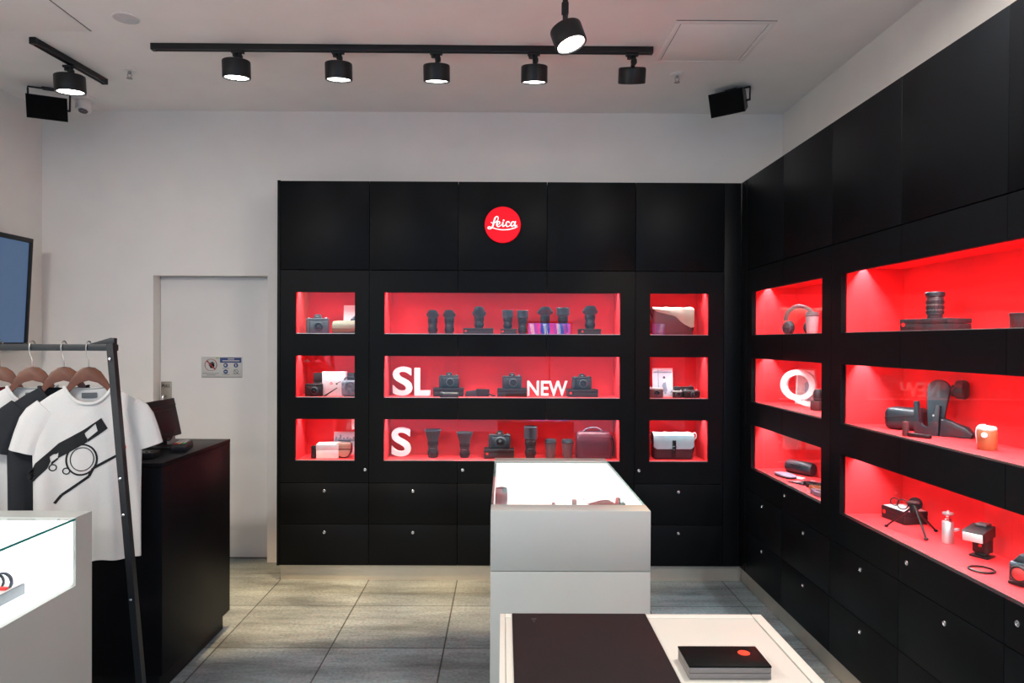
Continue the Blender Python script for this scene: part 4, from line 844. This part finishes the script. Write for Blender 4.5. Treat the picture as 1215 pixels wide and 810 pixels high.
def cling(polys, name, m, off=0.0016):
    bm = bmesh.new()
    for poly in polys:
        vs = [bm.verts.new((x, 0, z)) for x, z in poly]
        try: bm.faces.new(vs)
        except ValueError: pass
    bmesh.ops.triangulate(bm, faces=bm.faces[:])
    for _ in range(5):
        es = [e for e in bm.edges if e.calc_length() > 0.014]
        if not es: break
        bmesh.ops.subdivide_edges(bm, edges=es, cuts=1); bmesh.ops.triangulate(bm, faces=bm.faces[:])
    for v in bm.verts:
        hit = bvh.ray_cast(Vector((v.co.x, -0.3, v.co.z)), Vector((0, 1, 0)))
        v.co.y = (hit[0].y if hit[0] else -0.025) - off
    me = bpy.data.meshes.new(name); bm.to_mesh(me); bm.free(); me.materials.append(m)
    o = bpy.data.objects.new(name, me); COL.objects.link(o); o.parent = ts
    return o
def circ(cx, cy, rx, ry, n=36): return [pr(cx+rx*math.cos(2*PI*k/n), cy+ry*math.sin(2*PI*k/n)) for k in range(n)]
def annulus(cx, cy, r0x, r0y, r1x, r1y, n=40):
    o = circ(cx, cy, r1x, r1y, n); i = circ(cx, cy, r0x, r0y, n)
    return [[o[k], o[(k+1) % n], i[(k+1) % n], i[k]] for k in range(n)]
def band(pts, w):
    out = []
    for a, b in zip(pts, pts[1:]):
        d = Vector((b[0]-a[0], b[1]-a[1])).normalized(); nn = (-d.y*w/2, d.x*w/2)
        out.append([pr(a[0]+nn[0], a[1]+nn[1]), pr(b[0]+nn[0], b[1]+nn[1]), pr(b[0]-nn[0], b[1]-nn[1]), pr(a[0]-nn[0], a[1]-nn[1])])
    return out
P = lambda *q: [pr(x, y) for x, y in q]
polys = [P((176, 650), (205, 592), (255, 545), (262, 588), (250, 618), (192, 678)), P((255, 545), (292, 508), (296, 545), (284, 556), (273, 556), (252, 572)), P((296, 545), (292, 508), (388, 452), (390, 470), (404, 496), (402, 508), (330, 552), (290, 575), (288, 570)),
         P((265, 590), (288, 572), (292, 578), (262, 606)), P((388, 452), (432, 420), (437, 424), (392, 468)), P((432, 420), (456, 402), (482, 450), (446, 478), (444, 460)), P((444, 458), (446, 478), (404, 508), (404, 494))]
polys += annulus(380, 586, 55, 64, 63, 72) + annulus(382, 584, 43, 50, 47, 54) + annulus(270, 616, 11, 11, 16, 16, 24) + annulus(321, 634, 11, 11, 16, 16, 24)
polys += band([(545, 563), (480, 596), (425, 628), (408, 664), (355, 702), (302, 742), (276, 776)], 12)
cling(polys, 'camera_print', ink_m)
cling([circ(541, 542, 14, 15, 24)], 'red_dot_print', reddot_m, 0.002)

# ------------------------------------------------------------------ cash desk and devices
DXR, DYN, DYF, DZ = -1.548, 3.185, 3.975, 1.065
t = thing('cash_desk', 'tall black cash desk behind the clothes rack', 'desk', (-1.95, (DYN+DYF)/2, 0))
x1 = DXR+1.95; yn, yf = DYN-(DYN+DYF)/2, DYF-(DYN+DYF)/2
rbox('body', desk_m, t, -0.40, x1, yn, yf, 0.095, DZ-0.021, 0.002)
rbox('worktop', desk_m, t, -0.40, x1+0.0005, yn-0.0005, yf+0.0005, DZ-0.020, DZ, 0.0015)
rbox('toe_kick', carc_m, t, -0.38, x1-0.028, yn+0.03, yf-0.028, 0.0, 0.094, 0.001)
t = thing('monitor', 'black till monitor seen from behind on the cash desk', 'monitor', (-1.79, 3.62, DZ), 0.0)
m = MB(); m.M = Matrix.Translation((0.02, 0, 0.142)) @ Matrix.Rotation(R(-12), 4, 'Y'); m.box(-0.012, 0.012, -0.185, 0.175, -0.095, 0.105, 0.004); m.build('screen_housing', plastic_m, t)
m = MB(); m.M = Matrix.Translation((0.02, 0, 0.142)) @ Matrix.Rotation(R(-12), 4, 'Y'); m.box(0.012, 0.035, -0.11, 0.09, -0.07, 0.05, 0.006); m.box(0.0125, 0.018, -0.17, 0.165, 0.068, 0.073, 0.001); m.build('rear_cover', plastic_m, t)
rbox('stand_post', greypl_m, t, 0.025, 0.045, 0.06, 0.115, 0.012, 0.115, 0.003)
rbox('stand_base', plastic_m, t, -0.09, 0.085, -0.03, 0.17, 0.0, 0.012, 0.003)
rbox('stand_column', plastic_m, t, -0.035, 0.02, 0.05, 0.16, 0.012, 0.16, 0.006)
m = MB()
for k in range(3): m.tube(smooth([(0.05, -0.11, 0.10-0.01*k), (0.075, -0.06, 0.075-0.012*k), (0.075, 0.0, 0.07-0.01*k), (0.06, 0.06, 0.09), (0.05, 0.09, 0.115)], 5), 0.004, 8)
m.build('cable', ring_m, t)
t = thing('card_terminal', 'black card payment terminal on the cash desk edge', 'card terminal', (-1.645, 3.59, DZ), R(-75))
MB().rings([[(x*k, y*k2+0.0, z) for x, y in ((-0.09, -0.04), (0.09, -0.036), (0.09, 0.036), (-0.09, 0.04))] for z, k, k2 in ((0, 0.98, 0.98), (0.01, 1, 1), (0.03, 0.96, 0.92), (0.036, 0.9, 0.86))]).build('terminal_body', plastic_m, t)
rbox('terminal_screen', greypl_m, t, -0.075, -0.02, -0.024, 0.024, 0.0362, 0.039, 0.001)
for i in range(4):
    for j in range(3):
        if i < 3: rbox('key', greypl_m, t, -0.005+i*0.018, 0.008+i*0.018, -0.026+j*0.019, -0.012+j*0.019, 0.0362, 0.040, 0.001)
        else: rbox('key', (signred_m, orange_m, green_m)[j], t, -0.005+i*0.018, 0.012+i*0.018, -0.026+j*0.019, -0.012+j*0.019, 0.0362, 0.041, 0.001)
t = thing('card_reader', 'small black keypad lying at the front corner of the cash desk', 'keypad', (-1.705, 3.34, DZ), R(10))
rbox('reader_body', plastic_m, t, -0.045, 0.055, -0.06, 0.05, 0, 0.028, 0.006)
for i in range(3): MB().lathe([(0.006, 0.028), (0.006, 0.031), (0.003, 0.032)], (-0.02+i*0.024, -0.035, 0), 'Z', 12).build('button', greypl_m, t)

# ------------------------------------------------------------------ wall screen, door notice
t = thing('wall_screen', 'wall-mounted display screen with a dull blue picture on the left wall', 'screen', (-3.30, 4.20, 1.57))
t.rotation_euler = (0, R(3.0), 0)
m = MB(); m.box(-0.03, 0.018, -0.63, 0.63, 0, 0.745, 0.004); m.build('screen_housing', plastic_m, t)
m = MB(); y0_, y1_ = -0.63, 0.63; m.box(0.018, 0.030, y0_, y1_, 0, 0.032, 0.002); m.box(0.018, 0.030, y0_, y1_, 0.715, 0.745, 0.002); m.box(0.018, 0.030, y0_, y0_+0.03, 0.0325, 0.7145, 0.002); m.box(0.018, 0.030, y1_-0.03, y1_, 0.0325, 0.7145, 0.002); m.build('bezel', plastic_m, t)
MB().box(0.0182, 0.022, -0.598, 0.598, 0.034, 0.713).build('display_panel', screen_m, t)
MB().box(-0.064, -0.0305, -0.2, 0.2, 0.35, 0.55).build('wall_bracket', blkm_m, t)
DYP = YB+0.10
t = thing('door_notice', 'small safety notice with a no-entry hand and blue symbols on the white door', 'notice', (-2.097, DYP, 1.345))
rbox('notice_board', signboard_m, t, -0.152, 0.152, -0.004, 0.0, 0, 0.155, 0.0008)
def NX(x): return (x-575)/830*0.304
def NZ(y): return (582-y)/425*0.155
m = MB(); m.tube([(NX(355)+0.044*math.cos(2*PI*k/40), -0.0045, NZ(322)+0.044*math.sin(2*PI*k/40)) for k in range(40)], 0.0062, 8, True, flat=0.2)
m.M = Matrix.Translation((NX(355), 0, NZ(322))) @ Matrix.Rotation(R(45), 4, 'Y'); m.box(-0.042, 0.042, -0.0062, -0.0045, -0.0045, 0.0045); m.build('prohibition_ring', signred_m, t)
m = MB(); hx, hz = NX(382), NZ(335)
m.prism([(hx-0.014, hz-0.018), (hx+0.010, hz-0.02), (hx+0.017, hz-0.004), (hx+0.015, hz+0.010), (hx-0.012, hz+0.008), (hx-0.018, hz-0.004)], -0.0056, -0.004)
for k, (dx, ln) in enumerate(((-0.010, 0.015), (-0.003, 0.020), (0.004, 0.019), (0.011, 0.013))): m.stroke([(hx+dx, hz+0.004), (hx+dx*1.2, hz+0.006+ln)], 0.0062, -0.0056, -0.004)
m.stroke([(hx-0.012, hz-0.008), (hx-0.024, hz+0.006)], 0.006, -0.0056, -0.004); m.build('hand_symbol', ink_m, t)
m = MB(); m.box(NX(540), NX(972), -0.0055, -0.004, NZ(275), NZ(172))
for cx_, cy_ in ((655, 328), (862, 328), (655, 458)): m.disc((NX(cx_), NZ(cy_)), 0.0165, -0.0055, -0.004)
m.build('blue_symbols', signblue_m, t)
m = MB()
for x0_, x1_, y_ in ((700, 830, 200), (590, 935, 236)): m.box(NX(x0_), NX(x1_), -0.0065, -0.0055, NZ(y_+9), NZ(y_-9))
m.disc((NX(650), NZ(325)), 0.007, -0.0065, -0.0055, 12); m.box(NX(852), NX(872), -0.0065, -0.0055, NZ(350), NZ(305)); m.box(NX(635), NX(678), -0.0065, -0.0055, NZ(466), NZ(448)); m.build('white_marks', signboard_m, t)
m = MB(); m.ring((NX(862), -0.0045, NZ(455)), 0.0155, 0.0016, 'Y', 28); m.stroke([(NX(835), NZ(428)), (NX(890), NZ(485))], 0.003, -0.006, -0.004); m.build('smoking_symbol', inkgrey_m, t)
m = MB()
for x0_, x1_, y_ in ((190, 520, 494), (270, 450, 528), (590, 725, 388), (590, 725, 515), (800, 935, 500), (180, 980, 568)): m.box(NX(x0_), NX(x1_), -0.005, -0.004, NZ(y_+4), NZ(y_-4))
m.build('small_print', inkgrey_m, t)
MB().prism([(NX(455), NZ(198)), (NX(530), NZ(182)), (NX(520), NZ(172)), (NX(455), NZ(172))], -0.005, -0.004).build('green_flash', mat('sign_green', (0.2, 0.42, 0.08), 0.5), t)

# ------------------------------------------------------------------ ceiling fittings
def track(label, a, b, grp=None):
    t = thing('lighting_track', label, 'lighting track', ((a[0]+b[0])/2, (a[1]+b[1])/2, ZC), math.atan2(b[1]-a[1], b[0]-a[0])); L = math.hypot(b[0]-a[0], b[1]-a[1])
    m = MB(); m.box(-L/2, L/2, -0.018, -0.006, -0.035, 0, 0.001); m.box(-L/2, L/2, 0.006, 0.018, -0.035, 0, 0.001); m.box(-L/2, L/2, -0.006, 0.006, -0.012, 0); m.build('rail_profile', blkm_m, t)
    for s in (-1, 1): rbox('end_cap', blkm_m, t, s*L/2-(0.02 if s > 0 else 0), s*L/2+(0.02 if s < 0 else 0), -0.0185, 0.0185, -0.036, 0, 0.001)
    return t
track('long black lighting track across the ceiling with five spotlights', (-1.995, 3.975), (0.838, 3.985))
track('short black lighting track at the left of the ceiling', (-2.612, 3.89), (-2.562, 4.515))
track('black lighting track above the table, only its spotlight in the picture', (-0.25, 3.235), (0.95, 3.235))
def spot(label, loc, tilt, pan, r, hh, on=True, drop=0.11, grp='ceiling spotlights', off=(0, 0)):
    """loc = point on the track underside; the drum hangs below on a jointed arm"""
    t = thing('track_spotlight', label, 'spotlight', loc, 0, grp)
    m = MB(); m.box(-0.045, 0.025, -0.014, 0.014, -0.014, 0.0, 0.002); m.lathe([(0.014, -0.03), (0.014, -0.014)], (-0.025, 0, 0), 'Z', 14); m.build('track_adapter', blkm_m, t)
    c = Vector((off[0], off[1], -drop-hh/2))
    rot = Matrix.Rotation(pan, 4, 'Z') @ Matrix.Rotation(tilt, 4, 'X')
    topc = c + (rot @ Vector((0, 0, hh/2)))
    m = MB(); m.tube([(0, 0, -0.01), (0.002, 0, -drop*0.55), topc*1.0], [0.012, 0.013, 0.012], 10); m.box(-0.016, 0.016, -0.012, 0.012, -drop*0.72, -drop*0.42, 0.003); m.build('arm', blkm_m, t)
    m = MB(); m.M = Matrix.Translation(c) @ rot; m.lathe([(r*0.9, hh/2), (r*0.98, hh/2-0.004), (r, hh/2-0.01), (r, -hh/2+0.004), (r*0.985, -hh/2), (r*0.88, -hh/2), (r*0.84, -hh/2+0.012)], (0, 0, 0), 'Z', 40); m.build('housing', blkm_m, t)
    m = MB(); m.M = Matrix.Translation(c) @ rot; m.lathe([(r*0.83, -hh/2+0.008), (r*0.83, -hh/2+0.006), (r*0.4, -hh/2+0.003), (r*0.01, -hh/2+0.002)], (0, 0, 0), 'Z', 36); m.build('lamp_disc', lamp_m if on else lampoff_m, t)
    w = Vector(loc)+c; d = rot @ Vector((0, 0, -1))
    return w + d*(hh/2+0.01), d
LAMPS = []
ZT = ZC-0.036
LAMPS.append(spot('leftmost spotlight on the long ceiling track', (-1.500, 3.975, ZT), R(7), R(6), 0.077, 0.098, True, 0.055, off=(-0.017, 0)))
LAMPS.append(spot('second spotlight from the left on the long ceiling track', (-0.935, 3.975, ZT), R(9), R(4), 0.076, 0.095, True, 0.065, off=(-0.005, 0)))
LAMPS.append(spot('middle spotlight of the five on the long ceiling track', (-0.380, 3.978, ZT), R(12), 0, 0.075, 0.093, True, 0.072, off=(-0.007, 0)))
LAMPS.append(spot('fourth spotlight from the left on the long ceiling track', (0.172, 3.980, ZT), R(12), 0, 0.075, 0.092, True, 0.074, off=(-0.006, 0)))
LAMPS.append(spot('rightmost spotlight on the long track, its lamp face turned away', (0.730, 3.982, ZT), R(24), R(-4), 0.077, 0.085, True, 0.080, off=(-0.010, 0)))
LAMPS.append(spot('lone spotlight on the short left ceiling track', (-2.588, 4.20, ZT), R(5), R(-10), 0.084, 0.10, True, 0.060, off=(-0.006, 0)))
LAMPS.append(spot('largest nearest spotlight hanging in front of the long track', (0.275, 3.235, ZT), R(-20), R(62), 0.075, 0.092, True, 0.178, off=(0.016, 0.01)))
def speaker(label, loc, rz, tilt):
    t = thing('loudspeaker', label, 'loudspeaker', loc, rz)
    rot = Matrix.Rotation(tilt, 4, 'X')
    def bx_(m, x0, x1, y0, y1, z0, z1, k): m.rings([[(x0*k, y1, z0*k), (x1*k, y1, z0*k), (x1*k, y1, z1*k), (x0*k, y1, z1*k)], [(x0, y0, z0), (x1, y0, z0), (x1, y0, z1), (x0, y0, z1)]])
    m = MB(); m.M = rot; bx_(m, -0.115, 0.115, -0.07, 0.075, -0.075, 0.075, 0.72); m.build('cabinet', blkm_m, t)
    m = MB(); m.M = rot; m.box(-0.113, 0.113, -0.078, -0.071, -0.073, 0.073, 0.003); m.build('grille', mat('grille_black', (0.004, 0.004, 0.004), 0.8, spec=0.1), t)
    m = MB(); top = ZC-loc[2]-0.001
    m.tube([(-0.117, 0.03, -0.005), (-0.119, 0.03, top*0.9), (-0.12, 0.03, top-0.004), (0.0, 0.03, top-0.004), (0.12, 0.03, top-0.004), (0.119, 0.03, top*0.9), (0.117, 0.03, -0.005)], 0.006, 8); m.box(-0.04, 0.04, 0.0, 0.06, top-0.006, top); m.tube([(-0.119, 0.03, 0), (0.119, 0.03, 0)], 0.007, 8); m.build('bracket', blkm_m, t)
    return t
speaker('black ceiling loudspeaker in the left corner, beside the security camera', (-3.02, 4.66, 3.160), R(26), R(20))
speaker('black ceiling loudspeaker above the corner of the cabinet rows', (1.485, 4.62, 3.205), R(-40), R(20))
t = thing('security_camera', 'white dome security camera on the ceiling', 'security camera', (-2.905, 4.86, ZC))
MB().lathe([(0.075, 0), (0.075, -0.014), (0.062, -0.022), (0.05, -0.024)], (0, 0, 0), 'Z', 32).build('mount', whitepl_m, t)
m = MB(); m.M = Matrix.Translation((0, 0, -0.052)) @ Matrix.Rotation(R(-14), 4, 'X'); m.lathe([(0.03, 0.045), (0.047, 0.03), (0.053, 0.0), (0.051, -0.03), (0.044, -0.042)], (0, 0, 0), 'Z', 32); m.build('ball', whitepl_m, t)
m = MB(); m.M = Matrix.Translation((0, 0, -0.052)) @ Matrix.Rotation(R(-14), 4, 'X'); m.lathe([(0.030, -0.0435), (0.027, -0.050), (0.016, -0.047), (0.001, -0.047)], (0, 0, 0), 'Z', 28); m.build('lens_window', glassdark_m, t)
def sprinkler(label, loc):
    t = thing('fire_sprinkler', label, 'sprinkler', loc, 0, 'ceiling sprinklers')
    MB().lathe([(0.042, 0), (0.040, -0.006), (0.022, -0.008)], (0, 0, 0), 'Z', 28).build('escutcheon', whitepl_m, t)
    m = MB(); m.lathe([(0.010, -0.006), (0.010, -0.022), (0.006, -0.024)], (0, 0, 0), 'Z', 14)
    for s in (-1, 1): m.tube([(s*0.009, 0, -0.02), (s*0.013, 0, -0.034), (s*0.003, 0, -0.050)], 0.0025, 8)
    m.build('frame', greypl_m, t)
    MB().lathe([(0.018, -0.050), (0.018, -0.0525), (0.003, -0.054)], (0, 0, 0), 'Z', 20).build('deflector', greypl_m, t)
sprinkler('ceiling sprinkler near the left track', (-2.325, 4.36, ZC)); sprinkler('ceiling sprinkler near the right loudspeaker', (1.072, 4.375, ZC))
t = thing('recessed_speaker', 'round white flush grille on the ceiling left of the long track', 'ceiling speaker', (-1.966, 3.655, ZC))
MB().lathe([(0.068, 0), (0.068, -0.004), (0.064, -0.005)], (0, 0, 0), 'Z', 40).build('rim', whitepl_m, t)
MB().lathe([(0.063, -0.0045), (0.062, -0.006), (0.001, -0.007)], (0, 0, 0), 'Z', 40).build('grille', mat('grille_pale', (0.55, 0.56, 0.58), 0.7), t)
def hatch(label, x0, x1, y0, y1, inner):
    t = thing('access_hatch', label, 'hatch', ((x0+x1)/2, (y0+y1)/2, ZC), 0); a, b = (x1-x0)/2, (y1-y0)/2
    if inner:
        m = MB(); w = 0.028
        m.box(-a, a, -b, -b+w, -0.005, 0, 0.001); m.box(-a, a, b-w, b, -0.005, 0, 0.001); m.box(-a, -a+w, -b+w, b-w, -0.005, 0, 0.001); m.box(a-w, a, -b+w, b-w, -0.005, 0, 0.001); m.build('frame', ceil_m, t)
        rbox('panel', ceil_m, t, -a+w+0.004, a-w-0.004, -b+w+0.004, b-w-0.004, -0.0045, 0, 0.001)
        m = MB(); m.box(-a+w, a-w, -b+w, b-w, -0.0012, 0); m.build('shadow_gap', groove_m, t)
        MB().box(-a-0.002, a+0.002, -b-0.004, -b-0.0005, -0.003, 0).build('edge_gap', groove_m, t)
    else:
        rbox('panel', ceil_m, t, -a, a, -b, b, -0.004, 0, 0.001)
        m = MB(); m.box(-a-0.005, a+0.005, -b-0.005, b+0.005, -0.0012, 0); m.build('shadow_gap', groove_m, t)
hatch('square framed access hatch in the ceiling right of the long track', 0.89, 1.41, 3.645, 4.185, True)
hatch('large flush access panel in the ceiling above the short left track', -2.95, -2.243, 3.10, 3.808, False)

# advertising screen standing outside the open shop front; its picture is mirrored in the cabinet glass
t = thing('advertising_screen', 'advertising screen on a post, with blue and magenta diagonal stripes facing the shop', 'screen', (0.80, -2.75, 0), PI)
rbox('housing', plastic_m, t, -0.40, 0.40, 0.0, 0.08, 1.44, 1.98, 0.006)
rbox('foot', plastic_m, t, -0.30, 0.30, -0.12, 0.20, 0.0, 0.03, 0.004); rbox('post', plastic_m, t, -0.012, 0.012, 0.02, 0.045, 0.031, 1.439, 0.003)
def em(n, c): return mat(n, c, 0.5, emit=c, estr=8.0, var=0.0)
b = MB(); b.box(-0.37, 0.37, -0.004, 0.0, 1.47, 1.95); b.build('display_panel', em('advert_blue', (0.03, 0.13, 0.75)), t)
for k in range(6):
    x = -0.35+k*0.115; c = (em('advert_magenta', (0.55, 0.10, 0.55)), em('advert_white', (0.62, 0.70, 0.95)))[k % 2]
    MB().prism([(x, 1.48), (x+0.045, 1.48), (x+0.125, 1.94), (x+0.055, 1.94)], -0.006, -0.0045).build('stripe', c, t)

# ------------------------------------------------------------------ lights
def area(name, loc, rot, sx, sy, power, col=(1, 1, 1), spread=PI):
    l = bpy.data.lights.new(name, 'AREA'); l.shape = 'RECTANGLE'; l.size = sx; l.size_y = sy; l.energy = power; l.color = col; l.spread = spread
    o = bpy.data.objects.new(name, l); o.location = loc; o.rotation_euler = rot; COL.objects.link(o); return o
LED = (0.90, 0.97, 1.0); KB = 5.2; KW = 7.6
for i, (z0, z1) in enumerate(ROWS):
    zz = z1+0.0495
    for xa, xb in ((-1.411, -1.008), (-0.811, 0.789), (0.989, 1.389)):
        area('niche_lamp', ((xa+xb)/2, Y0+SLOT, zz), (0, 0, 0), xb-xa-0.01, 0.014, KB*(xb-xa), LED)
    for ya, yb in ((4.532, 3.532), (3.332, 1.732)):
        area('niche_lamp', (XC+SLOT, (ya+yb)/2, zz), (0, 0, PI/2), ya-yb-0.01, 0.014, KW*(ya-yb), LED)
WARM = (1.0, 0.66, 0.33)
POW = [75, 60, 50, 45, 22, 40, 30]
for (p, d), pw in zip(LAMPS, POW):
    l = bpy.data.lights.new('spot_lamp', 'SPOT'); l.energy = pw*5.2; l.color = WARM; l.spot_size = R(33); l.spot_blend = 0.6; l.shadow_soft_size = 0.05
    o = bpy.data.objects.new('spot_lamp', l); o.location = p; o.rotation_euler = d.to_track_quat('-Z', 'Y').to_euler(); COL.objects.link(o)
# unseen fill lights added under the ceiling to brighten walls and counters
for x, y, pw in ((-2.2, 0.6, 92), (1.25, 1.9, 52), (-2.0, -1.7, 62)):
    area('fill_light', (x, y, ZC-0.12), (0, 0, 0), 0.5, 0.5, pw, (1.0, 0.935, 0.86))
l = bpy.data.lights.new('spot_lamp', 'SPOT'); l.energy = 16; l.color = (1.0, 0.88, 0.72); l.spot_size = R(60); l.spot_blend = 0.8; l.shadow_soft_size = 0.05
o = bpy.data.objects.new('spot_lamp', l); o.location = (0.35, 0.75, ZC-0.15); o.rotation_euler = Vector((0.0, 0.22, -1)).to_track_quat('-Z', 'Y').to_euler(); COL.objects.link(o)
# world seen through the open shop front
w = bpy.data.worlds.new('shopping_arcade'); w.use_nodes = True; sc.world = w
bg = w.node_tree.nodes['Background']; bg.inputs[0].default_value = (0.38, 0.66, 1.0, 1); bg.inputs[1].default_value = 0.85

sc.view_settings.view_transform = 'Standard'; sc.view_settings.look = 'None'; sc.view_settings.gamma = 1.0; sc.view_settings.use_curve_mapping = False
sc.view_settings.exposure = 0.25
sc.cycles.use_denoising = True
sc.cycles.max_bounces = 10; sc.cycles.transparent_max_bounces = 16; sc.cycles.sample_clamp_indirect = 6
